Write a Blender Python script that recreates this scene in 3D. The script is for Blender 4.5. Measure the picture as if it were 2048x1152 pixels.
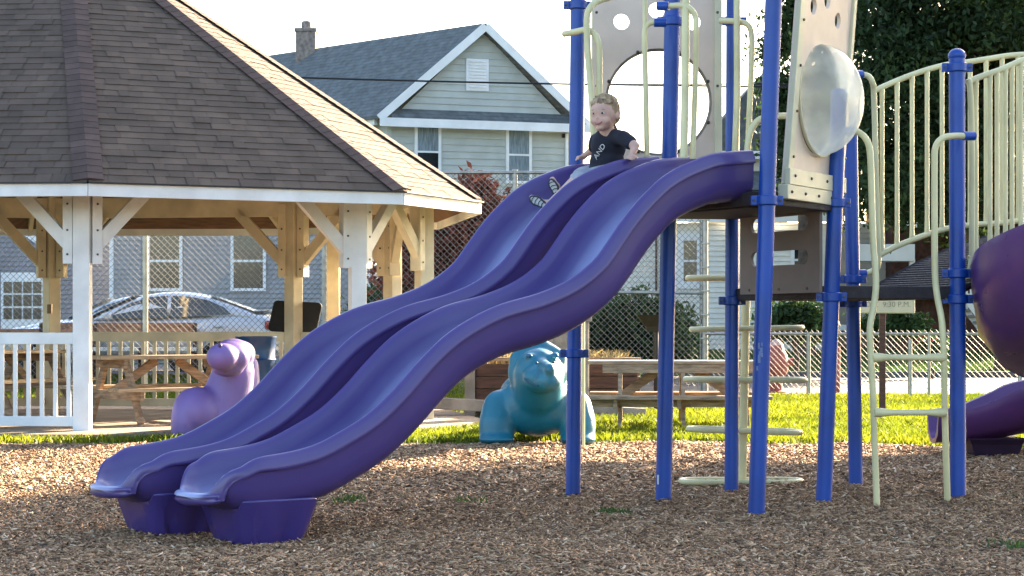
import bpy, bmesh, math, random
import numpy as np
from mathutils import Vector, Matrix
random.seed(7); RNG = np.random.default_rng(7)
for o in list(bpy.data.objects): bpy.data.objects.remove(o)
S = bpy.context.scene
C = S.collection
F = 4000.0                                    # focal length in photo pixels
# ------------------------------------------------------------------ camera, world, sun, exposure
cd = bpy.data.cameras.new('camera'); cam = bpy.data.objects.new('camera', cd); C.objects.link(cam)
cam.location = (0, 0, 1.0); cam.rotation_euler = (math.radians(90), 0, 0)
cd.sensor_width = 36; cd.lens = 36 * F / 2048; cd.shift_y = 84 / 2048; cd.clip_end = 2000; cd.clip_start = .1
S.camera = cam
AZ, EL = math.radians(38), math.radians(18)   # sun to the right and behind the scene
SUND = Vector((math.sin(AZ) * math.cos(EL), math.cos(AZ) * math.cos(EL), math.sin(EL)))
w = bpy.data.worlds.new('World'); S.world = w; w.use_nodes = True
nt = w.node_tree; bg = nt.nodes['Background']
sky = nt.nodes.new('ShaderNodeTexSky'); sky.sky_type = 'NISHITA'; sky.sun_disc = False
sky.sun_elevation = EL; sky.sun_rotation = AZ; sky.air_density = 1.0; sky.dust_density = 2.5; sky.ozone_density = 1.0
nt.links.new(sky.outputs[0], bg.inputs[0]); bg.inputs[1].default_value = 0.07
sd = bpy.data.lights.new('sun', 'SUN'); sd.energy = 5.0; sd.angle = math.radians(.8); sd.color = (1, .80, .55)
sun = bpy.data.objects.new('sun', sd); C.objects.link(sun)
sun.rotation_euler = (-SUND).to_track_quat('-Z', 'Y').to_euler()
S.view_settings.view_transform = 'Standard'; S.view_settings.look = 'None'
S.view_settings.exposure = 3.3; S.view_settings.gamma = 1; S.view_settings.use_curve_mapping = False
S.render.resolution_x = 1024; S.render.resolution_y = 576
S.cycles.max_bounces = 8; S.cycles.transparent_max_bounces = 12

# ------------------------------------------------------------------ helpers
def P(px, py, s):                              # photo reading at a scale of s px per metre -> metres
    return Vector(((px - 1024) / s, F / s, 1 - (py - 660) / s))
def srgb(*c): return tuple(((v / 255) / 12.92 if v < 10.3 else ((v / 255 + .055) / 1.055) ** 2.4) for v in c)
MATS = {}
def mat(name, col, rough=.6, var=.12, scale=6, bump=0.0, bscale=40, metal=0, spec=.5, coat=0, island=0, trans=0, col2=None, stretch=None, rvar=0):
    if name in MATS: return MATS[name]
    m = bpy.data.materials.new(name); m.use_nodes = True; t = m.node_tree; b = t.nodes['Principled BSDF']
    N = t.nodes.new; L = t.links.new
    co = N('ShaderNodeTexCoord'); mp = N('ShaderNodeMapping'); L(co.outputs['Object'], mp.inputs[0])
    if stretch: mp.inputs['Scale'].default_value = stretch
    n1 = N('ShaderNodeTexNoise'); n1.inputs['Scale'].default_value = scale; n1.inputs['Detail'].default_value = 5
    L(mp.outputs[0], n1.inputs[0])
    c2 = col2 or tuple(max(0, v * (1 - 2.2 * var)) for v in col)
    cA = col if col2 else tuple(min(1, v * (1 + var)) for v in col)
    r = N('ShaderNodeValToRGB'); r.color_ramp.elements[0].position = .34; r.color_ramp.elements[1].position = .66
    r.color_ramp.elements[0].color = (*c2, 1); r.color_ramp.elements[1].color = (*cA, 1)
    L(n1.outputs[0], r.inputs[0]); out = r.outputs[0]
    if island:
        g = N('ShaderNodeNewGeometry'); mr = N('ShaderNodeMapRange'); mr.inputs[3].default_value = 1 - island; mr.inputs[4].default_value = 1 + island
        L(g.outputs['Random Per Island'], mr.inputs[0])
        hv = N('ShaderNodeHueSaturation'); L(out, hv.inputs['Color']); L(mr.outputs[0], hv.inputs['Value'])
        out = hv.outputs[0]
    L(out, b.inputs['Base Color'])
    b.inputs['Roughness'].default_value = rough; b.inputs['Metallic'].default_value = metal
    b.inputs['Specular IOR Level'].default_value = spec; b.inputs['Coat Weight'].default_value = coat; b.inputs['Coat Roughness'].default_value = .15
    if rvar:
        m2 = N('ShaderNodeMapRange'); m2.inputs[3].default_value = rough - rvar; m2.inputs[4].default_value = rough + rvar
        n3 = N('ShaderNodeTexNoise'); n3.inputs['Scale'].default_value = scale * 2.7; n3.inputs['Detail'].default_value = 6; L(mp.outputs[0], n3.inputs[0])
        L(n3.outputs[0], m2.inputs[0]); L(m2.outputs[0], b.inputs['Roughness'])
    if bump:
        n2 = N('ShaderNodeTexNoise'); n2.inputs['Scale'].default_value = bscale; n2.inputs['Detail'].default_value = 6; L(mp.outputs[0], n2.inputs[0])
        bp = N('ShaderNodeBump'); bp.inputs['Strength'].default_value = bump; bp.inputs['Distance'].default_value = .02
        L(n2.outputs[0], bp.inputs['Height']); L(bp.outputs[0], b.inputs['Normal'])
    if trans:
        tr = N('ShaderNodeBsdfTranslucent'); L(out, tr.inputs[0]); mx = N('ShaderNodeMixShader'); mx.inputs[0].default_value = trans
        L(b.outputs[0], mx.inputs[1]); L(tr.outputs[0], mx.inputs[2]); L(mx.outputs[0], t.nodes['Material Output'].inputs[0])
    MATS[name] = m; return m

class MB:
    def __init__(s): s.b = bmesh.new()
    def face(s, pts):
        vs = [s.b.verts.new(p) for p in pts]
        try: return s.b.faces.new(vs)
        except ValueError: return None
    def obox(s, c, ax, ay, az):                # centre and three half vectors
        c, ax, ay, az = map(Vector, (c, ax, ay, az)); v = []
        for k in (-1, 1):
            for j in (-1, 1):
                for i in (-1, 1): v.append(s.b.verts.new(c + i * ax + j * ay + k * az))
        for f in ((0, 2, 3, 1), (4, 5, 7, 6), (0, 1, 5, 4), (2, 6, 7, 3), (0, 4, 6, 2), (1, 3, 7, 5)): s.b.faces.new([v[i] for i in f])
        return s
    def box(s, c, size, rz=0):
        R = Matrix.Rotation(rz, 3, 'Z')
        return s.obox(c, R @ Vector((size[0] / 2, 0, 0)), R @ Vector((0, size[1] / 2, 0)), (0, 0, size[2] / 2))
    def bar(s, a, b, wd, th, up=(0, 0, 1)):     # beam from a to b: wd across, th along up
        a, b = Vector(a), Vector(b); d = b - a; side = d.cross(Vector(up))
        if side.length < 1e-6: side = Vector((1, 0, 0))
        side.normalize(); u = side.cross(d).normalized()
        return s.obox((a + b) / 2, d / 2, side * wd / 2, u * th / 2)
    def tube(s, pts, r, n=10, cap=True, closed=False, flat=1.0):
        pts = [Vector(p) for p in pts]; m = len(pts); rs = r if isinstance(r, (list, tuple)) else [r] * m
        rings = []; prev = None
        for i, p in enumerate(pts):
            if closed: d = pts[(i + 1) % m] - pts[i - 1]
            else: d = pts[min(i + 1, m - 1)] - pts[max(i - 1, 0)]
            d.normalize()
            if prev is None:
                h = Vector((0, 0, 1)) if abs(d.z) < .9 else Vector((0, 1, 0)); x = d.cross(h).normalized()
            else: x = (prev - d * prev.dot(d)).normalized()
            prev = x; y = d.cross(x)
            rings.append([s.b.verts.new(p + rs[i] * (math.cos(a) * x + flat * math.sin(a) * y)) for a in [2 * math.pi * k / n for k in range(n)]])
        for i in range(m if closed else m - 1):
            A, B = rings[i], rings[(i + 1) % m]
            for k in range(n): s.b.faces.new((A[k], A[(k + 1) % n], B[(k + 1) % n], B[k]))
        if cap and not closed: s.b.faces.new(rings[0][::-1]); s.b.faces.new(rings[-1])
        return s
    def lathe(s, c, prof, n=24, axis=(0, 0, 1)):
        q = Vector((0, 0, 1)).rotation_difference(Vector(axis)); rings = []
        for r, z in prof: rings.append([s.b.verts.new(Vector(c) + q @ Vector((r * math.cos(a), r * math.sin(a), z))) for a in [2 * math.pi * k / n for k in range(n)]])
        for A, B in zip(rings, rings[1:]):
            for k in range(n): s.b.faces.new((A[k], A[(k + 1) % n], B[(k + 1) % n], B[k]))
        s.b.faces.new(rings[0][::-1]); s.b.faces.new(rings[-1]); return s
    def prism(s, poly, off):                   # polygon (3-D points) extruded by vector off
        poly = [Vector(p) for p in poly]; off = Vector(off)
        A = [s.b.verts.new(p) for p in poly]; B = [s.b.verts.new(p + off) for p in poly]; n = len(poly)
        s.b.faces.new(A[::-1]); s.b.faces.new(B)
        for i in range(n): s.b.faces.new((A[i], A[(i + 1) % n], B[(i + 1) % n], B[i]))
        return s
    def loft(s, rings, closed=True, caps=True):
        R = [[s.b.verts.new(p) for p in r] for r in rings]; n = len(R[0])
        for A, B in zip(R, R[1:]):
            for k in range(n if closed else n - 1): s.b.faces.new((A[k], A[(k + 1) % n], B[(k + 1) % n], B[k]))
        if caps: s.b.faces.new(R[0][::-1]); s.b.faces.new(R[-1])
        return s
    def siding(s, p0, p1, z0, z1, ex=.12, rng=None, lip=.03):   # lapped boards; outward normal = right of p0->p1 seen from above
        p0, p1 = Vector((*p0[:2], 0)), Vector((*p1[:2], 0)); d = p1 - p0; n = Vector((d.y, -d.x, 0)).normalized()
        z = z0
        while z < z1 - 1e-4:
            zt = min(z + ex, z1); a0, b0 = rng(z) if rng else (0, 1); a1, b1 = rng(zt) if rng else (0, 1)
            if b0 > a0:
                B0, B1 = p0 + d * a0, p0 + d * b0; T0, T1 = p0 + d * a1, p0 + d * max(a1, b1)
                s.face([B0 + n * lip + Vector((0, 0, z)), B1 + n * lip + Vector((0, 0, z)), T1 + Vector((0, 0, zt)), T0 + Vector((0, 0, zt))])
                s.face([B0 + Vector((0, 0, z)), B1 + Vector((0, 0, z)), B1 + n * lip + Vector((0, 0, z)), B0 + n * lip + Vector((0, 0, z))])
            z = zt
        return s
    def build(s, name, m, parent=None, smooth=False, bevel=0, label=None, sub=0):
        bmesh.ops.recalc_face_normals(s.b, faces=s.b.faces)
        me = bpy.data.meshes.new(name); s.b.to_mesh(me); s.b.free()
        me.materials.append(m); o = bpy.data.objects.new(name, me); C.objects.link(o)
        if smooth:
            for p in me.polygons: p.use_smooth = True
            me.set_sharp_from_angle(angle=math.radians(50))
        if bevel:
            bv = o.modifiers.new('bevel', 'BEVEL'); bv.width = bevel; bv.segments = 2; bv.limit_method = 'ANGLE'; bv.angle_limit = math.radians(50)
        if sub:
            sv = o.modifiers.new('sub', 'SUBSURF'); sv.levels = sub; sv.render_levels = sub
        if parent:
            o.parent = parent; o.matrix_parent_inverse = Matrix.Identity(4)
            if PIVOT.get(parent.name) is not None:     # parts are modelled in world metres; move them into the thing's frame
                v = PIVOT[parent.name]; me.transform(Matrix.Translation(-v)); PIVOT[o.name] = v
        if label: o['label'] = label
        return o
PIVOT = {}
def tag(o, label, cat, group=None, kind=None):
    if label: o['label'] = label
    if cat: o['category'] = cat
    if group: o['group'] = group
    if kind: o['kind'] = kind
    return o
def thing(name, label, cat, loc=(0, 0, 0), group=None):
    o = bpy.data.objects.new(name, None); C.objects.link(o); o.location = loc; o.empty_display_size = .2
    PIVOT[o.name] = Vector(loc); return tag(o, label, cat, group)
def struct(o): o['kind'] = 'structure'; return o
def copy_tree(o, parent=None, label=None):
    c = o.copy(); C.objects.link(c); c.parent = parent; PIVOT[c.name] = PIVOT.get(o.name)
    if label: c['label'] = label
    for ch in [x for x in bpy.data.objects if x.parent == o]: copy_tree(ch, c)
    return c
def rawmesh(name, V, Q, m, parent=None, smooth=False):      # numpy verts (n,3) and faces (m,k)
    me = bpy.data.meshes.new(name); k = Q.shape[1]
    me.vertices.add(len(V)); me.vertices.foreach_set('co', V.astype(np.float32).ravel())
    me.loops.add(Q.size); me.loops.foreach_set('vertex_index', Q.astype(np.int32).ravel())
    me.polygons.add(len(Q)); me.polygons.foreach_set('loop_start', np.arange(0, Q.size, k, dtype=np.int32))
    me.update(calc_edges=True); me.validate(); me.materials.append(m)
    if smooth:
        for p in me.polygons: p.use_smooth = True
    o = bpy.data.objects.new(name, me); C.objects.link(o)
    if parent:
        o.parent = parent; v = PIVOT.get(parent.name)
        if v is not None: me.transform(Matrix.Translation(-v)); PIVOT[o.name] = v
    return o
def voxel(name, prims, vs, m, parent=None, smooth=4, label=None, ops=None):
    """one continuous skin round ellipsoids ('e', centre, radii[, rotation]) and tapered limbs ('c', a, b, ra, rb)"""
    b = bmesh.new()
    for p in prims:
        if p[0] == 'e':
            M = Matrix.Translation(p[1]) @ (p[3].to_4x4() if len(p) > 3 else Matrix.Identity(4)) @ Matrix.Diagonal((*p[2], 1))
            bmesh.ops.create_icosphere(b, subdivisions=3, radius=1, matrix=M)
        else:
            a, c, ra, rc = Vector(p[1]), Vector(p[2]), p[3], p[4]; d = c - a; n = 7
            for i in range(n + 1):
                f = i / n; bmesh.ops.create_icosphere(b, subdivisions=2, radius=ra * (1 - f) + rc * f, matrix=Matrix.Translation(a + d * f))
            q = Vector((0, 0, 1)).rotation_difference(d.normalized()).to_matrix().to_4x4()
            bmesh.ops.create_cone(b, cap_ends=True, segments=16, radius1=ra, radius2=rc, depth=d.length, matrix=Matrix.Translation((a + c) / 2) @ q)
    me = bpy.data.meshes.new(name); b.to_mesh(me); b.free()
    o = bpy.data.objects.new(name, me); C.objects.link(o)
    r = o.modifiers.new('r', 'REMESH'); r.mode = 'VOXEL'; r.voxel_size = vs
    sm = o.modifiers.new('s', 'SMOOTH'); sm.iterations = smooth; sm.factor = .5
    dg = bpy.context.evaluated_depsgraph_get(); me2 = bpy.data.meshes.new_from_object(o.evaluated_get(dg))
    o.modifiers.clear(); o.data = me2; bpy.data.meshes.remove(me); me2.name = name; me2.materials.clear(); me2.materials.append(m)
    for p in me2.polygons: p.use_smooth = True
    if parent:
        o.parent = parent; v = PIVOT.get(parent.name)
        if v is not None: me2.transform(Matrix.Translation(-v)); PIVOT[o.name] = v
    if label: o['label'] = label
    return o
def ball(name, c, r, m, parent, sc=(1, 1, 1), R=None):
    b = bmesh.new(); M = Matrix.Translation(c) @ (R.to_4x4() if R else Matrix.Identity(4)) @ Matrix.Diagonal((*[r * k for k in sc], 1))
    bmesh.ops.create_uvsphere(b, u_segments=20, v_segments=12, radius=1, matrix=M); mb = MB(); mb.b.free(); mb.b = b
    return mb.build(name, m, parent, smooth=True)
def leafcloud(n, blobs, size, seed, cl=.35, per=40, flat=.55, shell=.5):
    """leaf-sized faces gathered in clumps through ellipsoids (centre, radii)"""
    g = np.random.default_rng(seed); vol = np.array([b[1][0] * b[1][1] * b[1][2] for b in blobs]); vol = vol ** .75 / (vol ** .75).sum()
    nc = max(1, n // per); bi = g.choice(len(blobs), nc, p=vol); c0 = np.array([b[0] for b in blobs])[bi]; rr = np.array([b[1] for b in blobs])[bi]
    d = g.normal(size=(nc, 3)); d /= np.linalg.norm(d, axis=1)[:, None]; rad = shell + (1 - shell) * g.random(nc) ** .5
    cc = c0 + d * rad[:, None] * rr * (1 + .12 * g.normal(size=(nc, 1)))
    ci = g.integers(0, nc, n); c = cc[ci] + g.normal(size=(n, 3)) * cl * (.4 + g.random(nc)[ci])[:, None] * np.array([1, 1, flat])
    a = g.normal(size=(n, 3)); a /= np.linalg.norm(a, axis=1)[:, None]; b = np.cross(a, g.normal(size=(n, 3))); b /= np.linalg.norm(b, axis=1)[:, None]
    sz = size * (.6 + .8 * g.random(n))[:, None]
    V = np.stack([c - a * sz, c + b * sz * .45, c + a * sz, c - b * sz * .45], 1).reshape(-1, 3)
    return V, np.arange(4 * n).reshape(-1, 4)
def smooth_path(pts, n=6):                       # Catmull-Rom
    p = [Vector(q) for q in pts]; p = [2 * p[0] - p[1]] + p + [2 * p[-1] - p[-2]]; out = []
    for i in range(1, len(p) - 2):
        for k in range(n):
            t = k / n; a, b, c, d = p[i - 1], p[i], p[i + 1], p[i + 2]
            out.append(.5 * ((2 * b) + (c - a) * t + (2 * a - 5 * b + 4 * c - d) * t * t + (3 * b - a - 3 * c + d) * t ** 3))
    return out + [p[-2]]

# ------------------------------------------------------------------ materials
M_blue = mat('blue_powder_coat', (.003, .055, .33), .38, .10, 3, .04, 60, rvar=.08)
M_cream = mat('cream_powder_coat', (.66, .60, .34), .40, .07, 5, .03, 50)
M_purple = mat('purple_moulded_plastic', (.055, .036, .185), .30, .06, 2.2, .04, 220, rvar=.05, coat=.2)
M_purple2 = mat('deep_purple_plastic', (.10, .035, .15), .30, .10, 2, .05, 200, rvar=.08)
M_tan = mat('tan_plastic_panel', (.66, .53, .43), .55, .05, 4, .08, 160)
M_tanc = mat('cream_plastic_panel', (.58, .54, .38), .5, .06, 4, .06, 120)
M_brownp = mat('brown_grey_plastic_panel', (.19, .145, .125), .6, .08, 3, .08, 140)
M_deck = mat('dark_coated_deck', (.025, .02, .025), .7, .2, 20, .2, 90)
M_bolt = mat('dark_bolt', (.08, .07, .06), .4, .1, 9, metal=.8)
M_white = mat('white_paint', (.72, .73, .74), .55, .07, 3, .1, 60, rvar=.1)
M_creamwood = mat('cream_painted_wood', (.70, .60, .42), .6, .10, 3, .12, 70)
M_roofboard = mat('roof_deck_boards', (.16, .085, .05), .8, .2, 5, .2, 30, stretch=(1, 8, 1))
M_shingle = mat('brown_laminated_shingle', (.105, .071, .052), .93, .10, 3, .3, 260, island=.2)
M_cap = mat('reddish_brown_ridge_shingle', (.085, .052, .045), .93, .10, 5, .35, 260, island=.2)
M_wood = mat('weathered_wood', (.36, .24, .15), .8, .22, 6, .3, 40, stretch=(1, 1, 6))
M_woodl = mat('sunbleached_wood', (.42, .31, .19), .8, .2, 5, .3, 40, stretch=(1, 6, 6))
M_box = mat('dark_brown_timber', (.085, .042, .03), .85, .2, 4, .3, 30, stretch=(1, 1, 8))
M_grey = mat('grey_timber', (.27, .24, .21), .85, .15, 4, .3, 40)
M_galv = mat('galvanised_steel', (.32, .33, .33), .38, .1, 12, metal=.75)
M_wire = mat('galvanised_wire', (.15, .148, .14), .5, .1, 12, metal=.35)
M_sidingG = mat('pale_green_siding', (.40, .43, .41), .7, .05, 2, .05, 60)
M_sidingB = mat('grey_siding', (.27, .28, .30), .7, .06, 2, .05, 60)
M_sidingW = mat('white_siding', (.66, .65, .60), .7, .05, 2, .05, 60)
M_roofg = mat('grey_asphalt_roof', (.10, .11, .115), .92, .16, 5, .3, 70)
M_brick = mat('red_brown_brick', (.10, .045, .035), .9, .2, 9, .3, 40)
M_trim = mat('white_trim', (.70, .72, .74), .5, .04, 2)
M_glass = mat('dark_window_glass', (.02, .024, .03), .06, .3, 1, spec=1)
M_curtain = mat('pale_curtain_behind_glass', (.20, .25, .29), .12, .15, 3, spec=.8, stretch=(8, 8, 1))
M_conc = mat('concrete', (.33, .29, .25), .85, .10, 4, .2, 90)
M_asph = mat('asphalt', (.13, .12, .12), .9, .12, 3, .25, 120)
M_walk = mat('pale_sidewalk_concrete', (.10, .10, .105), .85, .08, 2, .2, 80)
M_soil = mat('lawn_soil', (.07, .10, .02), .95, .25, 3, .5, 50, col2=(.04, .05, .015))
M_black = mat('black_plastic', (.008, .008, .009), .5, .2, 6)
M_rubber = mat('tyre_rubber', (.015, .015, .015), .8, .2, 9)

# ------------------------------------------------------------------ the ground
def zg(x, y):
    """terrain height"""
    def sm(a, b, v): t = min(1, max(0, (v - a) / (b - a))); return t * t * (3 - 2 * t)
    left = sm(3.5, 0.5, x) * .22 * sm(29.5, 33, y)
    back = .55 * sm(42, 60, y) * sm(1, 4, x)
    far = 1.2 * sm(90, 400, y)
    dip = -.07 * sm(17.5, 16.9, y + max(0, x - 3.0) * .9 + (0 if x > -1 else .1))
    return left + back + far + dip
xs = sorted(set([-900, -400, -200, -100, -60, -40] + [round(-30 + i * 1.0, 2) for i in range(61)] + [40, 60, 100, 200, 400, 900]))
ys = sorted(set([-60, -20, 0, 4] + [round(6 + i * 1.0, 2) for i in range(64)] + [80, 100, 150, 250, 400, 700, 1200, 1900]))
def sheet(name, x0, x1, y0, y1, dz, m, nx=20, ny=20, edge=None):
    V = []; Q = []
    for j in range(ny + 1):
        for i in range(nx + 1):
            x = x0 + (x1 - x0) * i / nx; y = y0 + (y1 - y0) * j / ny
            if edge: x, y = edge(i / nx, j / ny, x, y)
            V.append((x, y, zg(x, y) + dz))
    for j in range(ny):
        for i in range(nx): a = j * (nx + 1) + i; Q.append((a, a + 1, a + nx + 2, a + nx + 1))
    return struct(rawmesh(name, np.array(V), np.array(Q), m))
V = [(x, y, zg(x, y)) for y in ys for x in xs]; nx = len(xs)
Q = [(j * nx + i, j * nx + i + 1, (j + 1) * nx + i + 1, (j + 1) * nx + i) for j in range(len(ys) - 1) for i in range(nx - 1)]
struct(rawmesh('lawn', np.array(V), np.array(Q), M_soil, smooth=True))
def mulch_far(x):
    return 17.55 + .18 * math.sin(x * 1.7) + .1 * math.sin(x * 4.3 + 1) + (.25 if x > -1 else .1) - max(0, x - 3.0) * .9
def mulch_z(x, y): return -.012 * math.exp(-((x + 1.35) ** 2 + (y - 9.2) ** 2) / .25) + .012 + .018 * math.sin(x * 1.3 + 2) * math.sin(y * .9) + .008 * math.sin(x * 4 + y * 3)
# mulch bed: base sheet plus loose chips
def mulch_mat():
    m = bpy.data.materials.new('shredded_wood_mulch'); m.use_nodes = True; t = m.node_tree; b = t.nodes['Principled BSDF']; N = t.nodes.new; L = t.links.new
    co = N('ShaderNodeTexCoord'); mp = N('ShaderNodeMapping'); L(co.outputs['Object'], mp.inputs[0])
    v = N('ShaderNodeTexVoronoi'); v.inputs['Scale'].default_value = 38; L(mp.outputs[0], v.inputs[0])
    n = N('ShaderNodeTexNoise'); n.inputs['Scale'].default_value = .9; n.inputs['Detail'].default_value = 4; L(mp.outputs[0], n.inputs[0])
    sp = N('ShaderNodeSeparateColor'); L(v.outputs['Color'], sp.inputs[0])
    r = N('ShaderNodeValToRGB'); e = r.color_ramp.elements; e[0].color = (.05, .032, .022, 1); e[1].color = (.36, .26, .18, 1)
    x = e.new(.45); x.color = (.13, .078, .048, 1); x = e.new(.8); x.color = (.22, .138, .085, 1); L(sp.outputs[0], r.inputs[0])
    mx = N('ShaderNodeMix'); mx.data_type = 'RGBA'; mx.blend_type = 'MULTIPLY'; mx.inputs[0].default_value = .5
    r2 = N('ShaderNodeValToRGB'); r2.color_ramp.elements[0].color = (.5, .5, .5, 1); r2.color_ramp.elements[0].position = .35; r2.color_ramp.elements[1].position = .65; L(n.outputs[0], r2.inputs[0])
    L(r.outputs[0], mx.inputs[6]); L(r2.outputs[0], mx.inputs[7]); L(mx.outputs[2], b.inputs['Base Color'])
    bp = N('ShaderNodeBump'); bp.inputs['Strength'].default_value = .8; bp.inputs['Distance'].default_value = .02; L(v.outputs['Distance'], bp.inputs['Height']); L(bp.outputs[0], b.inputs['Normal'])
    b.inputs['Roughness'].default_value = .95; return m
V = []; Q = []; NXm, NYm = 90, 60
for j in range(NYm + 1):
    for i in range(NXm + 1):
        x = -9 + 18 * i / NXm; yf = mulch_far(x); y = -3 + (yf + 3) * (j / NYm); z = mulch_z(x, y) * min(1, (yf - y) / .6) - .012
        V.append((x, y, z if j < NYm else .004))
for j in range(NYm):
    for i in range(NXm): a = j * (NXm + 1) + i; Q.append((a, a + 1, a + NXm + 2, a + NXm + 1))
struct(rawmesh('mulch_bed', np.array(V), np.array(Q), mulch_mat(), smooth=True))
def chips(n, seed, ymin, ymax, sc):
    g = np.random.default_rng(seed); y = ymin + (ymax - ymin) * g.random(n); x = (g.random(n) * 2 - 1) * (y * .262 + .3)
    far = np.array([mulch_far(a) for a in x]); k = y < far + .03; x, y = x[k], y[k]; n = len(x)
    z = -.012 * np.exp(-((x + 1.35) ** 2 + (y - 9.2) ** 2) / .25) + .012 + .018 * np.sin(x * 1.3 + 2) * np.sin(y * .9) + .008 * np.sin(x * 4 + y * 3) - .010
    z = np.where(far[k] - y < .6, -.008 + (z + .008) * np.clip((far[k] - y) / .6, 0, 1), z)
    th = g.random(n) * 6.28; L = sc * (.5 + g.random(n) ** 1.6 * 1.3); W = L * (.14 + .22 * g.random(n)); pt = g.normal(size=n) * .28; rl = g.normal(size=n) * .5
    ax = np.stack([np.cos(th) * np.cos(pt), np.sin(th) * np.cos(pt), np.sin(pt)], 1); bx = np.stack([-np.sin(th) * np.cos(rl), np.cos(th) * np.cos(rl), np.sin(rl)], 1)
    c = np.stack([x, y, z + g.random(n) * .014], 1); nn = np.cross(ax, bx) * (L * .08)[:, None]
    A = ax * L[:, None] / 2; B = bx * W[:, None] / 2
    V = np.stack([c - A - B, c + A - B * .5, c + A * .9 + B, c - A * .8 + B * .8, c - A * .9 - B + nn * -1, c + A * .9 - B * .5 - nn, c + A * .8 + B - nn, c - A * .7 + B * .8 - nn], 1).reshape(-1, 3)
    base = np.arange(n)[:, None, None] * 8
    Q = (base + np.array([[0, 1, 2, 3], [0, 4, 5, 1], [1, 5, 6, 2], [2, 6, 7, 3], [3, 7, 4, 0]])[None]).reshape(-1, 4)
    return V, Q
def chip_mat():
    m = bpy.data.materials.new('wood_chip'); m.use_nodes = True; t = m.node_tree; b = t.nodes['Principled BSDF']; N = t.nodes.new; L = t.links.new
    g = N('ShaderNodeNewGeometry'); r = N('ShaderNodeValToRGB'); e = r.color_ramp.elements; e[0].color = (.09, .052, .032, 1); e[1].color = (.62, .49, .36, 1)
    for p_, c_ in ((.3, (.22, .122, .064)), (.62, (.36, .213, .115)), (.86, (.46, .29, .165)), (.95, (.56, .41, .26))): x = e.new(p_); x.color = (*c_, 1)
    L(g.outputs['Random Per Island'], r.inputs[0]); L(r.outputs[0], b.inputs['Base Color']); b.inputs['Roughness'].default_value = .85; return m
V1, Q1 = chips(115000, 3, 7.3, 12.2, .028); V2, Q2 = chips(75000, 4, 12.2, 18.2, .037)
o = rawmesh('wood_chips', np.concatenate([V1, V2]), np.concatenate([Q1, Q2 + len(V1)]), chip_mat())
tag(o, 'loose brown and pale wood chips covering the play area floor', 'mulch', kind='stuff')
# road, sidewalk and parking lot
sheet('parking_lot', -26, 0.6, 33.2, 44, .02, M_asph, 30, 20)
sheet('road', 0.6, 40, 30.4, 41.2, .02, mat('worn_pale_road', (.085, .072, .064), .9, .10, 2, .25, 100), 20, 20)
MB().box((20.3, 41.4, .07), (39.4, .25, .14)).build('kerb', M_walk)['kind'] = 'structure'
sheet('sidewalk', 0.8, 40, 41.7, 44.2, .05, M_walk, 20, 6)
# grass blades
def blades(n, seed, fx, h, wd):
    g = np.random.default_rng(seed); p = fx(g, n); n = len(p); th = g.random(n) * 6.28; hh = h * (.4 + .9 * g.random(n)); ww = wd * (.6 + .8 * g.random(n))
    dx = np.stack([np.cos(th), np.sin(th), np.zeros(n)], 1) * ww[:, None]; ln = g.normal(size=(n, 2)) * .45 * hh[:, None]
    top = p + np.concatenate([ln, hh[:, None]], 1); mid = p + np.concatenate([ln * .3, hh[:, None] * .55], 1)
    V = np.stack([p - dx, p + dx, mid + dx * .8, top, mid - dx * .8], 1).reshape(-1, 3)
    return V, np.arange(5 * n).reshape(-1, 5)
def lawn_pts(g, n):
    y = 15.5 + (33.5 - 15.5) * g.random(n) ** 1.25; x = (g.random(n) * 2 - 1) * (y * .262 + .4); far = np.array([mulch_far(a) for a in x])
    k = (y > far - .05 + .12 * g.random(n)) & ~((x > .5) & (y > 30.3)); x, y = x[k], y[k]
    sl = (((x + 4.75) / 4.9) ** 2 + ((y - 22.1) / 4.15) ** 2) > .98; x, y = x[sl], y[sl]
    return np.stack([x, y, np.array([zg(a, b) for a, b in zip(x, y)])], 1)
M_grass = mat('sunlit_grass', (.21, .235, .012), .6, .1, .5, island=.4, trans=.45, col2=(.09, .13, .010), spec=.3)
V1, Q1 = blades(190000, 11, lawn_pts, .065, .007)
tag(rawmesh('grass', V1, Q1, M_grass), 'short bright green grass around the play area', 'grass', kind='stuff')
def far_pts(g, n):
    y = 44.4 + 16 * g.random(n); x = 1.2 + (y * .27) * g.random(n); return np.stack([x, y, np.array([zg(a, b) for a, b in zip(x, y)])], 1)
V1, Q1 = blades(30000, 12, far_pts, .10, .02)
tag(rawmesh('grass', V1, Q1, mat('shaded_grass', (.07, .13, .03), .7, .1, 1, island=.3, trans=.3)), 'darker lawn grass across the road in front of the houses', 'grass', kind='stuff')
for (px, py, n_, lb) in ((700, 1000, 90, 'small weed tuft in the mulch right of the slide exits'), (940, 1003, 40, 'tiny weed sprout in the mulch below the middle of the slides'), (1228, 1028, 170, 'green weed patch in the mulch left of the second blue post'), (2030, 1000, 70, 'weed tuft in the mulch at the right edge beyond the ladder'), (2035, 1092, 60, 'weed tuft in the mulch at the lower right corner')):
    s = (py - 660) / 1.0; c = P(px, py, s); g = np.random.default_rng(px)
    p = lambda gg, n: np.stack([c.x + gg.normal(size=n) * .045, c.y + gg.normal(size=n) * .09, np.full(n, -.005)], 1)
    V1, Q1 = blades(n_, px, p, .035, .006); tag(rawmesh('weed_tuft', V1, Q1, MATS['shaded_grass']), lb, 'weed', 'weeds growing through the mulch')

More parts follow.
